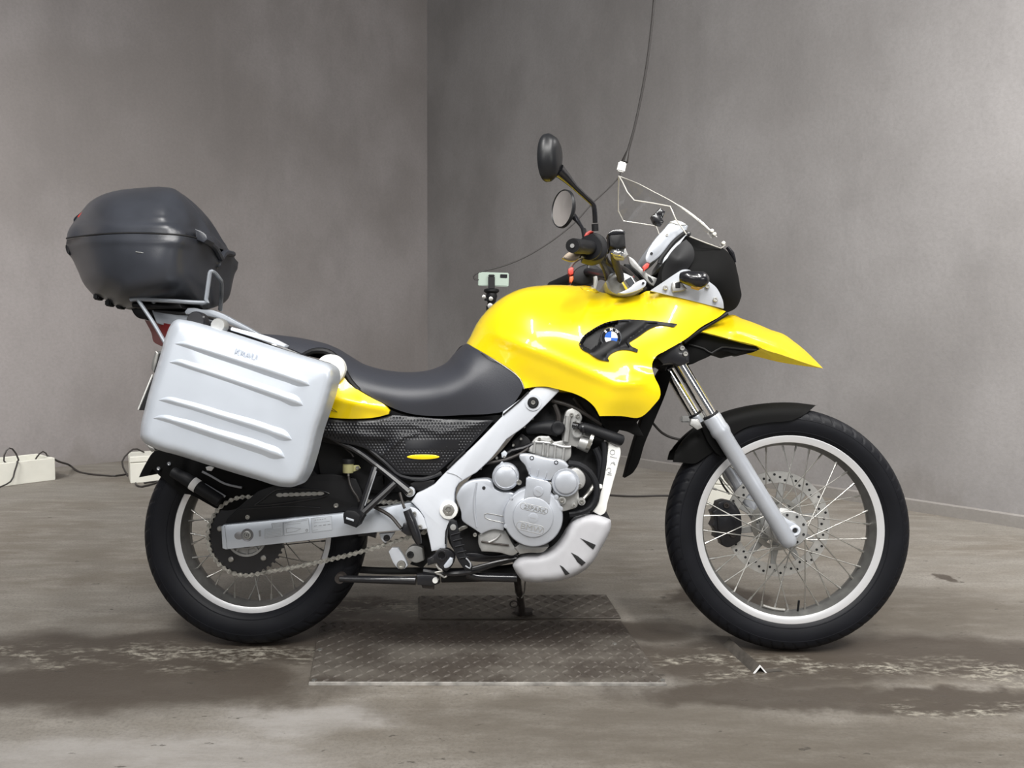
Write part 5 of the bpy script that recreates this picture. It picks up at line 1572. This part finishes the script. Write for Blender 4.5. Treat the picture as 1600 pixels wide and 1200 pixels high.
sk = part('skid_plate', sheet([(x, y, -0.14) for x, y in SK], res=4, rim=0.05, latf=skid_lat), mat('skid_plate_plastic', (0.46, 0.46, 0.48), 0.5, bump=0.05, scale=300, vary=0.06, vscale=30), label='pale grey skid plate with three dark slots', sharp=60)
for s_ in SLOTS:
    part('skid_slot', plate(s_, -0.1585, 0.003, 0.0002, smooth=False), 'dark', sk)
part('skid_plate', plate(SK, 0.10, 0.03, 0.006), 'silver', label='far side of the skid plate')
part('radiator_shroud', plate([(936, 650), (1002, 652), (995, 660), (1000, 670), (1006, 682), (996, 681), (982, 675), (968, 672), (962, 680), (944, 668)], -0.13, 0.03, 0.003), 'fender')
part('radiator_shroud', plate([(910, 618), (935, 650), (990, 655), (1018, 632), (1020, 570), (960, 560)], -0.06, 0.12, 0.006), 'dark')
part('fork_guard', plate([(1036, 572), (1050, 584), (1040, 616), (1026, 650), (1008, 692), (994, 732), (989, 739), (976, 747), (984, 716), (996, 676), (1008, 640), (1020, 600)], 0.03, 0.05, 0.004), 'fender')

# ------------------------------------------------------------------ front: beak, nose fairing, screen, dash
BEAK = [(1140, 492, 0, 'f'), (1160, 498, 0, 'f'), (1180, 505, 0, 'f'), (1204, 515, 0, 'f'), (1226, 523, 0, 'f'), (1240, 533, 0, 'f'), (1254, 544, 0, 'f'), (1270, 559, 0, 'f'), (1286, 575.5, 0, 'f'),
        (1270, 571, -0.035), (1246, 563, -0.062), (1220, 554, -0.078), (1192, 545, -0.088), (1182, 540, -0.092), (1172, 537, -0.094), (1150, 532, -0.098), (1120, 524, -0.104), (1096, 518, -0.108), (1104, 513, -0.092), (1122, 502, -0.05)]
_bk = polyline_distance([(1110, 510), (1170, 522), (1210, 536), (1262, 562)])
beak = part('beak', sheet(BEAK, [(1150, 515, -0.088), (1200, 532, -0.078)], w=26, n=1.8, res=4.5, rim=0.004, mirror=True, delta=lambda x, y: -0.004*np.exp(-(_bk(x, y)/6.0)**2)), M['beak'], label='yellow pointed beak over the front wheel', sharp=60)
part('beak_bracket', plate([(1076, 534), (1096, 519.5), (1120, 525.5), (1150, 533.5), (1172, 539), (1182, 541), (1188, 545.5), (1172, 551), (1165, 549), (1150, 554), (1134, 549.5), (1120, 550), (1108, 557), (1092, 564), (1080, 569), (1070, 566), (1064, 552)], -0.080, 0.16, 0.008), 'fender', label='black plastic bracket under the beak')
part('bracket_ridge', tube([(1076, 538, -0.082), (1100, 545, -0.082), (1112, 552, -0.082), (1128, 543, -0.082), (1160, 546, -0.082), (1182, 547, -0.082)], 0.003), 'black')
part('nose_gap', tube([(1136, 490, -0.08), (1094, 516, -0.105), (1068, 535, -0.12)], 0.006), 'black')
NOSE = [(1016, 456, -0.098), (1026, 438, -0.102), (1034, 414, -0.105), (1052, 394, -0.10), (1072, 368, -0.10), (1086, 373, -0.088), (1100, 378, -0.07), (1116, 383, -0.045, 'f'), (1130, 388, -0.02, 'f'), (1144, 402, 0, 'f'), (1152, 424, 0, 'f'), (1156, 446, 0, 'f'), (1157, 468, 0, 'f'), (1150, 481, -0.02, 'f'), (1136, 488, -0.06), (1100, 476, -0.095), (1050, 462, -0.098)]
nose = part('nose_fairing', sheet(NOSE, [(1090, 420, -0.116), (1120, 440, -0.108), (1080, 450, -0.106)], w=34, n=2.0, res=5, mirror=True), 'fender', label='black nose fairing', sharp=60)
part('nose_pod', sheet([(1030, 440, -0.10), (1040, 410, -0.11), (1058, 384, -0.11), (1072, 374, -0.11), (1082, 385, -0.115), (1085, 400, -0.118), (1078, 416, -0.118), (1060, 432, -0.115)], [(1060, 405, -0.128)], res=4, rim=0.02), 'black', nose)
tri = part('fairing_panel', sheet([(1016, 454, -0.124), (1040, 438, -0.127), (1058, 426, -0.128), (1066, 421.5, -0.128), (1074, 421, -0.128), (1084, 425, -0.128), (1096, 431, -0.128), (1108, 440, -0.127), (1119, 449, -0.124), (1126, 461, -0.119), (1130, 472, -0.115), (1131, 482, -0.106), (1120, 479.5, -0.111), (1070, 467, -0.119), (1036, 459, -0.119)], res=5, rim=0.012), 'frame', label='light grey triangular panel')
for (px, py, l) in ((1040, 449.5, -0.128), (1105.5, 447, -0.129), (1118, 468, -0.122)):
    part('panel_bolt', bolt(px, py, l - 0.002, 3.8, 0.004), 'steel', tri)
ind = part('turn_signal', tube([(1064, 434, -0.150), (1074, 434, -0.158), (1088, 437, -0.163), (1098, 437, -0.163), (1103.5, 437, -0.160)], [0.014, 0.019, 0.023, 0.022, 0.014], segs=20), 'gloss', label='black turn signal')
part('signal_lens', tube([(1080, 447, -0.163), (1091, 448.5, -0.164), (1099, 446, -0.163)], [0.006, 0.009, 0.005], segs=12), 'amber', ind, 'amber strip at the lower edge')
part('signal_mount', plate([(1051, 441), (1063, 438), (1074, 451), (1070, 453), (1052, 456), (1050, 450)], -0.140, 0.016, 0.003), 'cast', ind)
part('mount_window', plate([(1055, 442), (1063, 440), (1063, 450), (1055.5, 450)], -0.1415, 0.002, 0.0005, smooth=False), 'dark', ind)
dash = part('instrument_housing', plate([(1008, 403), (1010, 396), (1022, 375), (1038, 357), (1046, 348), (1055, 345), (1066, 348), (1076, 352), (1073, 361), (1060, 370), (1048, 382), (1038, 394), (1030, 402), (1016, 412), (1010, 410)], -0.085, 0.17, 0.006), 'silver', label='silver instrument housing')
part('instrument_rim', plate([(1035, 413), (1036, 406), (1041, 397), (1052, 384), (1063, 374), (1072, 364), (1075, 366), (1066, 380), (1056, 394), (1048, 405), (1041, 412)], -0.09, 0.18, 0.004), 'frame', dash)
part('instrument_top', plate([(1046, 347), (1055, 344), (1067, 347), (1073, 351), (1066, 352), (1055, 350)], -0.088, 0.17, 0.002), 'white', dash)
for (px, py) in ((1018, 396), (1042, 367)):
    part('housing_screw', disc(px, py, -0.087, 2.4, [(1, 0.003), (0.9, -0.0005), (0.5, -0.0005), (0.4, 0.001), (0, 0.001)], 12), 'blackmetal' if px == 1018 else 'steel', dash)
part('instrument_groove', tube([(1073, 362, -0.088), (1055, 376, -0.088), (1042, 392, -0.088), (1033, 404, -0.088), (1030, 412, -0.088)], 0.006), 'dark', dash)
part('red_tag', plate([(1003, 418), (1007, 413), (1011, 411), (1015, 412.5), (1013, 418), (1009, 421), (1006, 424), (1005, 419)], -0.09, 0.01, 0.001), 'red')

SCREEN = [(967, 275, 0, 'f'), (985, 281, 0, 'f'), (1022, 300, 0, 'f'), (1045, 312, 0, 'f'), (1066, 325, 0, 'f'), (1090, 343, 0, 'f'), (1112, 363, 0, 'f'), (1133, 383, 0, 'f'),
          (1126, 388, -0.05), (1100, 378.5, -0.095), (1074, 368, -0.112), (1064, 356, -0.115), (1056, 343, -0.115), (1047, 322.5, -0.112), (1020, 317.5, -0.115), (991, 313, -0.115), (980, 300, -0.10), (973, 285, -0.05)]
scr = part('windscreen', sheet(SCREEN, [], w=34, n=1.8, res=5, rim=0.0, mirror=True), 'clear', label='clear windscreen', sharp=60)
for sg in (1, -1):
    pts = [P(x, y, l) for x, y, l in [(967, 275, 0), (973, 285, -0.05), (980, 300, -0.10), (991, 313, -0.115), (1020, 317.5, -0.115), (1047, 322.5, -0.112), (1056, 343, -0.115), (1074, 368, -0.112), (1100, 378.5, -0.095), (1126, 388, -0.05), (1133, 383, 0)]]
    part('screen_edge', sweep([(p.x, p.y*sg, p.z) for p in pts], 0.0018, segs=6, res=0.02, smooth=False), 'clearedge', scr)
for (px, py, l) in ((1112, 361, -0.015), (1116, 366, -0.02), (1130, 380, -0.01), (1076, 366, -0.113)):
    part('screen_bolt', lathe(P(px, py, l), [(0, -0.008), (0.005, -0.006), (0.006, 0), (0.005, 0.006), (0, 0.008)], 12), 'clearedge' if px > 1080 else 'blackmetal', scr)
part('screen_ridge_highlight', tube([(969, 276, 0), (995, 286, 0), (1022, 300, 0), (1045, 312, 0), (1058, 320, 0), (1066, 325, 0), (1080, 335, 0), (1096, 348, 0), (1108, 359, 0), (1120, 370.5, 0)], [0.0013, 0.0013, 0.0013, 0.0015, 0.002, 0.0034, 0.0042, 0.0042, 0.0028, 0.0015], segs=8), 'clearedge', scr, 'white highlight along the screen ridge, modelled as a bar')  # ridge highlight put in as a pale solid bar
part('screen_damper', join(plate([(1024, 332), (1031, 324), (1040, 330), (1036, 340), (1028, 338)], -0.01, 0.025, 0.004), plate([(1018, 337), (1024, 332), (1034, 338), (1038, 346), (1034, 351), (1024, 348)], -0.012, 0.028, 0.005)), 'gloss', label='black screen holder seen through the screen')
part('nose_edge', tube([(1136, 386, 0), (1144, 396, 0), (1149, 410, 0)], [0.005, 0.007, 0.003]), 'gloss', nose)

# ------------------------------------------------------------------ handlebar, controls and mirrors
hb = part('handlebar', tube([(925, 387, -0.26), (938, 400, -0.18), (950, 415, -0.08), (956, 428, 0.0), (940, 428, 0.10), (918, 425, 0.22), (900, 430, 0.30)], 0.0125, segs=12), 'blackmetal')
thr = part('throttle_grip', tube([(925, 387, -0.265), (896, 384, -0.385)], 0.0175, smooth=False, segs=20), 'rubber', label='rubber throttle grip')
part('grip_flange', tube([(923, 387, -0.270), (921, 386.5, -0.278)], 0.031, smooth=False, segs=24), 'rubber', thr)
part('bar_end_weight', tube([(897, 384, -0.382), (894.5, 384, -0.395)], 0.0165, smooth=False, segs=20), 'black', thr)
part('bar_end_screw', tube([(894.6, 384, -0.394), (894, 384, -0.3975)], 0.005, smooth=False, segs=12), 'cast', thr)
sw = part('switch_housing', plate([(911, 404), (909, 392), (910, 378), (918, 367), (930, 363), (942, 368), (949, 378), (950, 392), (944, 402), (930, 408)], -0.255, 0.06, 0.008), 'black')
part('starter_button', plate([(912, 372), (915, 364), (922, 359.5), (928, 362), (922, 365), (916, 373)], -0.25, 0.02, 0.003), 'red', sw, 'red switch')
lv = part('brake_lever', plate([(878, 403), (886, 395), (891, 392), (902, 394), (908, 396), (904, 404), (896, 408), (884, 406)], -0.31, 0.012, 0.003), mat('bronze_lever', (0.16, 0.13, 0.10), 0.4, metal=0.6), label='dark bronze brake lever tip')
part('yellow_mark', plate([(895, 393), (904, 390), (908, 391), (906, 395), (898, 395.5)], -0.318, 0.003, 0.001), 'yellowtint', lv)
part('lever_arm', tube([(905, 400, -0.30), (925, 398, -0.24), (950, 393, -0.20)], 0.006), 'blackmetal', lv)
rb = part('front_brake_reservoir', plate([(951, 364), (976, 361.5), (978, 386), (966, 388), (953, 385)], -0.23, 0.05, 0.004), 'black')
part('reservoir_lid', plate([(950, 365), (953, 362), (974, 360), (977, 362), (977, 365), (952, 367)], -0.232, 0.054, 0.001), 'gloss', rb)
part('front_master_cylinder', join(plate([(955, 388), (965, 386), (978, 388), (982, 398), (976, 404), (962, 402), (956, 396)], -0.21, 0.03, 0.004), tube([(958, 394, -0.215), (975, 398, -0.215)], 0.008, smooth=False)), 'cast')
for (px, py) in ((957, 394), (965, 390), (973, 394), (969, 397)):
    part('banjo_bolt', bolt(px, py, -0.222, 3), 'chrome')
part('brake_line', tube([(958, 396, -0.2), (961, 408, -0.16), (967, 425, -0.12), (970, 436, -0.09), (968, 446, -0.07)], [0.007, 0.010, 0.0105, 0.010, 0.008], segs=10), 'cord')
part('brake_line', tube([(945, 400, -0.17), (952, 412, -0.13), (975, 420, -0.09), (995, 438, -0.07), (1008, 452, -0.06)], 0.007, segs=10), 'cord')
part('control_cable', tube([(935, 405, -0.2), (944, 424, -0.12), (950, 444, -0.06), (958, 460, -0.05)], 0.004), 'cord')
part('clutch_cable', tube([(928, 440, 0.15), (940, 435, 0.08), (955, 445, 0.0), (962, 462, -0.03)], 0.004), 'cord')
lb = part('left_switch_housing', plate([(893, 432), (900, 420), (910, 414), (928, 412), (940, 420), (938, 434), (925, 442), (908, 445), (894, 441)], 0.22, 0.07, 0.008), 'black')
part('hazard_switch', plate([(888, 420), (892, 417), (896.5, 418), (896, 428), (891, 430), (888, 427)], 0.215, 0.03, 0.003), 'red', lb, 'red switch')
part('signal_switch', plate([(890, 432), (896, 431), (896, 437), (893, 442), (890, 440)], 0.215, 0.03, 0.003), 'orange', lb, 'orange switch')
part('left_grip', tube([(898, 432, 0.28), (885, 438, 0.33), (862, 448, 0.42)], 0.0175, segs=16), 'rubber')
part('clutch_lever', tube([(890, 420, 0.25), (896, 411, 0.24), (905, 404, 0.22), (915, 402, 0.2)], [0.004, 0.005, 0.006, 0.006]), 'cast')
tc_ = part('top_fork_clamp', plate([(946, 440), (955, 428), (968, 424), (985, 430), (998, 440), (1006, 452), (990, 461), (962, 460), (950, 452)], -0.09, 0.18, 0.008), 'cast', label='grey cast top clamp')
for sg in (-1, 1):
    part('clamp_bolt', disc(957, 433, sg*0.075 - 0.01, 6, [(1, 0.015), (1, 0), (0.6, -0.004), (0, -0.004)]), 'frame', tc_)
part('fork_cap', tube([(988, 450, -0.098), (980, 437, -0.098)], 0.021, smooth=False, segs=20), 'chrome', tc_)
part('ignition_bracket', plate([(966, 458), (980, 452), (1000, 438), (1006, 436.5), (1010, 440), (1009, 446), (1000, 452), (990, 456), (975, 459)], -0.125, 0.02, 0.003), 'frame', label='light grey lever bracket')
part('bracket_bolt', disc(1005, 442.5, -0.127, 2, [(1, 0.002), (1, -0.001), (0, -0.001)], 12), 'blackmetal')
part('dash_stay', plate([(982, 400), (986, 402), (1004, 420), (1016, 430), (1028, 436), (1031, 443), (1026, 449), (1019, 446), (1000, 427), (984, 410)], -0.06, 0.015, 0.002), 'cast')
part('dash_stay_slot', plate([(1012, 431), (1017, 434), (1021, 441), (1018, 442), (1013, 436)], -0.061, 0.002, 0.0004), 'dark')
part('cable_guide', tube([(930, 432, 0.05), (931, 440, 0.05), (929, 452, 0.05)], [0.006, 0.007, 0.005]), 'cast')
part('cockpit_cover', plate([(976, 412), (990, 414), (1012, 436), (1020, 452), (1000, 458), (985, 440)], -0.03, 0.06, 0.006), 'dark')


def mirror(name, c, axis, a, b, depth, tilt, stalk, label, knob):
    """Oval mirror: a, b half axes, glass facing along axis."""
    ax_ = Vector(axis).normalized()
    up = Vector((math.sin(rad(tilt)), 0, math.cos(rad(tilt))))
    up = (up - ax_ * up.dot(ax_)).normalized()
    rt = up.cross(ax_)

    def ring(sc_, h):
        return [c + rt*(a*sc_*math.cos(t)) + up*(b*sc_*math.sin(t)) + ax_*h for t in np.linspace(0, 2*math.pi, 40, endpoint=False)]

    def shell(rows, cap=True):
        v, f = [], []
        for sc_, h in rows:
            v += ring(sc_, h)
        n = 40
        for i in range(len(rows) - 1):
            f += [(i*n + k, i*n + (k+1) % n, (i+1)*n + (k+1) % n, (i+1)*n + k) for k in range(n)]
        if cap:
            f.append(tuple((len(rows)-1)*n + k for k in range(n)))
        return v, f
    o = part(name, shell([(0.93, 0.0), (0.97, 0.003), (1.0, 0.0), (1.0, -0.010), (0.94, -depth*0.45), (0.80, -depth*0.75), (0.58, -depth*0.93), (0.25, -depth)]), 'shell', label=label)
    part('mirror_face', shell([(0.94, 0.0), (0.5, 0.0006), (0.05, 0.0008)]), 'mirrorglass', o, 'mirror glass')
    part('mirror_stalk', tube(stalk[0], stalk[1], segs=12), 'gloss', o)
    part('stalk_clamp', tube(knob[0], knob[1], smooth=False, segs=12), 'black', o)
    return o


mirror('mirror', P(853, 247, -0.375), (-0.84, 0.54, 0.04), 0.036, 0.056, 0.036, -6,
       ([(872, 266, -0.37), (884, 277, -0.355), (898, 292, -0.335), (915, 308, -0.31), (926, 318, -0.29), (929, 328, -0.285), (930, 348, -0.275)], [0.017, 0.0125, 0.0075, 0.0065, 0.0065, 0.0065, 0.0065]), 'black oval mirror on a long stalk, seen from behind', ([(929.5, 350, -0.275), (930, 361, -0.272)], 0.0085))
mirror('mirror', P(878.5, 326, 0.33), (-0.77, -0.63, 0.02), 0.052, 0.063, 0.030, 12,
       ([(893, 335, 0.33), (900, 342, 0.32), (907, 352, 0.30), (912, 362, 0.28), (915, 380, 0.255), (918, 402, 0.235), (920, 424, 0.22)], [0.012, 0.009, 0.006, 0.006, 0.006, 0.006, 0.006]), 'oval mirror with its glass towards the rear', ([(912, 359, 0.285), (914, 372, 0.262)], 0.0085))

# ------------------------------------------------------------------ luggage rack and grab rail
rk = part('luggage_rack', join(tube([(204, 469, -0.13), (215, 467, -0.13), (262, 470, -0.13), (320, 473, -0.13), (322, 468, -0.13), (326, 440, -0.13), (328, 427, -0.13), (331, 424, -0.128), (337, 428, -0.11), (344, 437, -0.09), (346, 442, -0.06), (346, 460, 0.02), (344, 484, 0.06)], 0.0058, res=0.008),
                                tube([(215, 468, -0.13), (222, 478, -0.135), (240, 505, -0.15), (258, 536, -0.17), (266, 552, -0.18)], 0.0052)), 'satin', label='grey tubular luggage rack')
part('rack_crossbar', tube([(240, 471, -0.12), (245, 473, 0.12)], 0.006, smooth=False), 'satin', rk)
part('rack_crossbar', tube([(315, 474, -0.12), (318, 474, 0.12)], 0.006, smooth=False), 'satin', rk)
part('rack_upright', tube([(343, 436, 0.10), (345, 460, 0.10), (345, 486, 0.10)], 0.0055), 'satin', rk)
gr = part('grab_rail', plate([(288, 487), (293, 481), (306, 481), (313, 483), (330, 484), (345, 489), (366, 500), (385, 510), (407, 522.5), (402, 525), (385, 518), (362, 508), (344, 499), (325, 494), (306, 492), (290, 491)], -0.12, 0.03, 0.005), 'satin', label='satin grey passenger grab rail')
part('grab_rail', plate([(293, 481), (330, 484), (366, 500), (407, 522.5), (402, 525), (344, 499), (290, 491)], 0.09, 0.03, 0.005), 'satin', label='far grab rail')
part('tail_tray', plate([(236, 484), (262, 486), (300, 490), (306, 500), (296, 508), (262, 510), (244, 505)], -0.08, 0.16, 0.006), 'satin', label='grey tail tray under the rack')
part('tray_lip', plate([(240, 484), (300, 488), (300, 493), (262, 490), (240, 486.5)], -0.085, 0.17, 0.002), 'dark')
part('case_lock', plate([(204, 482), (226, 480), (240, 484), (242, 492), (232, 497), (214, 496), (208, 490)], -0.05, 0.10, 0.006), 'black')
part('case_carrier', plate([(205, 474), (280, 474), (285, 482), (270, 482), (240, 482), (206, 480)], -0.10, 0.2, 0.004), 'black')
part('pannier_carrier', tube([(300, 500, -0.15), (360, 515, -0.18), (430, 540, -0.2), (500, 570, -0.2)], 0.008), 'blackmetal')
part('pannier_carrier', tube([(266, 552, -0.18), (258, 610, -0.2), (250, 680, -0.2), (320, 715, -0.2), (460, 735, -0.19), (505, 660, -0.18), (505, 590, -0.18)], 0.008), 'blackmetal')
part('pannier_mount', lathe(P(517, 577, -0.155), [(0, -0.012), (0.034, -0.012), (0.039, -0.008), (0.040, 0.012), (0, 0.012)], 36), 'white', label='round white pannier mount')

# ------------------------------------------------------------------ top case
base = P(255, 480, 0)
tcs = thing('top_case', 'scuffed black rounded top case on the rear luggage rack', 'luggage case', base, BIKE)
LID = [(104, 371, -0.06, 'f'), (106, 362, -0.05, 'f'), (115, 347, 0, 'f'), (127, 331, 0, 'f'), (141, 315, 0, 'f'), (161, 304, 0, 'f'), (187, 297, 0, 'f'), (220, 293.5, 0, 'f'), (255, 292, 0, 'f'), (272, 295, 0, 'f'), (284, 303, 0, 'f'), (298, 317, 0, 'f'), (312, 335, 0, 'f'), (324, 355, 0, 'f'), (335, 377, 0, 'f'), (342, 393, 0, 'f'), (346, 407, 0, 'f'), (345, 410, -0.0, 'f'),
       (342, 398.5, -0.010), (336, 386.6, -0.035), (324, 377.4, -0.085), (308, 370.5, -0.132), (292, 367, -0.182), (275, 365, -0.202), (255, 364, -0.208), (218, 362.5, -0.206), (180, 363, -0.198), (150, 365, -0.17), (125, 368, -0.12)]
_tr1 = polyline_distance([(110, 352), (150, 347), (200, 344), (250, 343), (285, 347), (312, 357), (326, 372)])
_tr2 = polyline_distance([(256, 297), (278, 307), (292, 326), (298, 346)])


def lid_delta(x, y):
    up = np.clip((352 - y + np.clip(x - 260, 0, 100) * 0.22) / 6.0, 0, 1)
    d1 = 0.020 * up                                    # the crown stands back from the belt line
    fr = np.clip((x - 286 - (y - 305) * 0.30) / 10.0, 0, 1) * np.clip((y - 296) / 12, 0, 1)
    return d1 + 0.020 * fr * up - 0.007 * np.exp(-(_tr1(x, y) / 4.0) ** 2) - 0.008 * np.exp(-(_tr2(x, y) / 6.0) ** 2)


part('case_lid', sheet(LID, [(200, 330, -0.195), (250, 325, -0.2), (160, 345, -0.18), (290, 345, -0.17), (312, 355, -0.10)], w=60, n=2.3, res=4.5, rim=0.01, mirror=True, delta=lid_delta), 'boxplastic', tcs, sharp=60)
BODY = [(104.5, 374, -0.06), (125, 371, -0.12), (150, 368, -0.17), (180, 366, -0.198), (218, 365.5, -0.206), (255, 367, -0.208), (275, 368, -0.202), (292, 370, -0.182), (308, 373.5, -0.132), (324, 378, -0.085), (336, 387, -0.035), (342, 399, -0.01), (346, 411, 0, 'f'), (344, 417, 0, 'f'), (337, 418, 0, 'f'), (334, 432, 0, 'f'), (328, 452, 0, 'f'), (321, 472, 0, 'f'), (316, 482, 0, 'f'), (292, 479, 0, 'f'), (260, 477, 0, 'f'),
        (215, 479, 0, 'f'), (190, 481, 0, 'f'), (178, 478, 0, 'f'), (166, 469, 0, 'f'), (150, 464, 0, 'f'), (140, 455, 0, 'f'), (131, 444, 0, 'f'), (121, 422, 0, 'f'), (111, 402, 0, 'f'), (105, 394, 0, 'f'), (103, 384, -0.02, 'f')]
_tb = polyline_distance([(118, 380), (180, 376), (255, 377), (300, 382)])
part('case_body', sheet(BODY, [(200, 420, -0.195), (260, 420, -0.2), (295, 430, -0.145), (160, 420, -0.165), (230, 460, -0.18), (320, 420, -0.07)], w=42, n=2.2, res=4.5, rim=0.0, mirror=True, delta=lambda x, y: -0.003*np.exp(-(_tb(x, y)/5.0)**2)), 'boxplastic', tcs, sharp=60)
part('case_seam', tube([(104, 372.5, -0.062), (125, 369.5, -0.118), (150, 366.5, -0.168), (180, 364.5, -0.196), (218, 364, -0.204), (255, 365.5, -0.206), (275, 366.5, -0.2), (292, 368.5, -0.180), (308, 372, -0.131), (323, 377.5, -0.084), (336, 386.5, -0.034), (342, 398.5, -0.009)], 0.0022, res=0.02), 'dark', tcs)
_lip = [P(318, 373, -0.105), P(325, 377.5, -0.087), P(336, 387, -0.037), P(344, 402, -0.004)]
part('seam_lip', sweep(_lip + [Vector((p.x, -p.y, p.z)) for p in _lip[::-1]], 0.009, segs=8), 'boxplastic', tcs)
part('lid_hook', plate([(304, 357), (312, 360), (322, 367), (324, 374), (318, 379), (306, 374)], -0.135, 0.05, 0.004), 'boxplastic', tcs)
part('case_reflector', plate([(121, 338), (128, 331), (127, 335), (122.5, 341)], -0.03, 0.06, 0.001), 'red', tcs, 'red reflector at the back of the lid')
part('case_latch', plate([(102, 383), (106, 378), (108, 398), (105, 396), (102.5, 390)], -0.03, 0.06, 0.002), 'black', tcs)
for (px, py) in ((154, 464), (172, 474), (189, 478)):
    part('case_foot', box(P(px, py, -0.04), (0.016, 0.03, 0.018), None, 0.003), 'black', tcs)
part('scratch', tube([(212, 393.5, -0.2095), (224, 395, -0.2095)], 0.0008, segs=5, smooth=False), 'cast', tcs)

# ------------------------------------------------------------------ pannier
PAN = [(267, 507), (271, 502), (278, 499), (288, 500), (340, 514), (400, 533), (460, 552), (500, 564), (512, 568), (520, 575), (522.5, 586), (518, 608), (508, 640), (497, 672), (486, 714), (474, 746), (466, 757), (456, 761), (446, 761), (400, 749), (340, 731), (280, 712), (238, 699), (226, 692), (219.5, 683), (219.5, 672), (227, 635), (238, 595), (250, 556), (259, 525)]
base = P(360, 730, -0.33)
pn = thing('pannier_case', 'silver aluminium side pannier with four pressed ribs, behind the seat', 'luggage case', base, BIKE)
LP = -0.415
pl, _ = densify([(x, y, 0) for x, y in PAN], 5, True)


def pan_lat(V2):
    e = seg_dist(V2, pl[:, :2], np.roll(pl[:, :2], -1, 0))[0]
    u = np.clip(e / 15.0, 0, 1)
    x, y = V2[:, 0], V2[:, 1]
    lat = (LP + 0.030) - 0.030 * np.sqrt(np.clip(1 - (1 - u)**2, 0, 1)) - 0.004 * np.clip((e - 15) / 60, 0, 1)
    return lat


part('outer_shell', sheet([(x, y, LP) for x, y in PAN], res=4.5, rim=0.058, latf=pan_lat), 'alu', pn, 'silver outer half', sharp=70)


part('case_gasket', plate(shrink(PAN, 0.985, 6, -1), LP + 0.088, 0.016, 0.002), 'black', pn, 'black seal between the halves')
part('inner_shell', plate(shrink(PAN, 0.95, 2, -2), LP + 0.104, 0.09, 0.006), 'alu', pn, 'silver inner half')


def rib(pts, lat, hgt, name='pressed_rib'):
    """Long tapering pressed rib: (x, y, half width px) stations along its middle."""
    A = np.array(pts, float)
    D, _ = densify([(p[0], p[1], p[2]) for p in pts], 6, False)
    T = np.gradient(D[:, :2], axis=0); T /= np.linalg.norm(T, axis=1)[:, None]
    Nn = np.stack([-T[:, 1], T[:, 0]], 1)
    rows = []
    for s_, h_ in ((-1, -0.004), (-0.7, 0.55), (-0.35, 0.95), (0, 1.0), (0.25, 0.8), (0.6, 0.3), (1, -0.004)):
        q = D[:, :2] + Nn * (D[:, 2] * s_)[:, None]
        k_ = D[:, 2] / D[:, 2].max()
        rows.append(PA(q[:, 0], q[:, 1], lat - hgt * h_ * k_ + 0.0015))
    n = len(D); v = np.concatenate(rows)
    f = [(i*n + k, i*n + k + 1, (i+1)*n + k + 1, (i+1)*n + k) for i in range(len(rows) - 1) for k in range(n - 1)]
    part(name, (v, f), 'alu', pn, sharp=80)


LR = LP - 0.002
rib([(274, 537, 0.5), (286, 537.5, 5), (310, 544, 8), (380, 566, 10), (450, 589, 11), (474, 598, 9), (484, 603, 0.5)], LR, 0.011)
rib([(265, 566, 0.5), (277, 566, 5), (300, 573, 8), (370, 596, 10), (440, 620, 11), (464, 629, 9), (474, 634, 0.5)], LR, 0.011)
rib([(248, 625, 0.5), (260, 625, 5), (284, 631, 8), (350, 651, 10), (420, 673, 11), (446, 683, 9), (457, 688, 0.5)], LR, 0.011)
rib([(240, 653, 0.5), (252, 653, 5), (276, 659, 8), (340, 679, 10), (410, 701, 11), (436, 711, 9), (446, 716, 0.5)], LR, 0.011)
part('raised_lettering', text_mesh('KRAU', 383.5, 554, LP - 0.0042, 9.5, 17, 0.0012, 0.0, 1.05), 'alu', pn, 'faint raised lettering')
# handle and catches along the top edge, lock at the back
hd = part('carry_handle', join(plate([(360, 512.5), (362, 511), (436, 533), (447, 539), (444, 542), (436, 539.5), (360, 516)], LP + 0.062, 0.024, 0.002)), 'frame', pn, 'grey folding handle')
part('handle_end', plate([(435, 534), (440, 534), (448, 540), (446, 542.5), (440, 540)], LP + 0.055, 0.03, 0.002), 'dark', hd)
part('handle_line', tube([(362, 515, LP + 0.0615), (436, 537.5, LP + 0.0615)], 0.0009, smooth=False), 'print', hd)
part('top_catch', lathe(P(309, 502, LP + 0.075), [(0, -0.014), (0.020, -0.014), (0.023, -0.010), (0.023, 0.012), (0, 0.012)], 24), 'blackmetal', pn)
part('top_catch', lathe(P(343, 509, LP + 0.075), [(0, -0.012), (0.016, -0.012), (0.018, -0.008), (0.018, 0.012), (0, 0.012)], 24), 'cast', pn)
lk_ = part('lock', join(plate([(243, 548), (248, 552), (246, 562), (240, 582), (237, 578), (237, 566), (240, 556)], LP + 0.075, 0.03, 0.003)), 'steel', pn, 'metal lock on the back edge')
part('lock_barrel', lathe(P(246, 554, LP + 0.07), [(0, -0.01), (0.007, -0.01), (0.008, 0.01), (0, 0.012)], 14), 'chrome', lk_)
part('bottom_bracket', plate([(228, 694), (238, 698), (243, 704), (236, 706)], LP + 0.08, 0.02, 0.001), 'steel', pn)
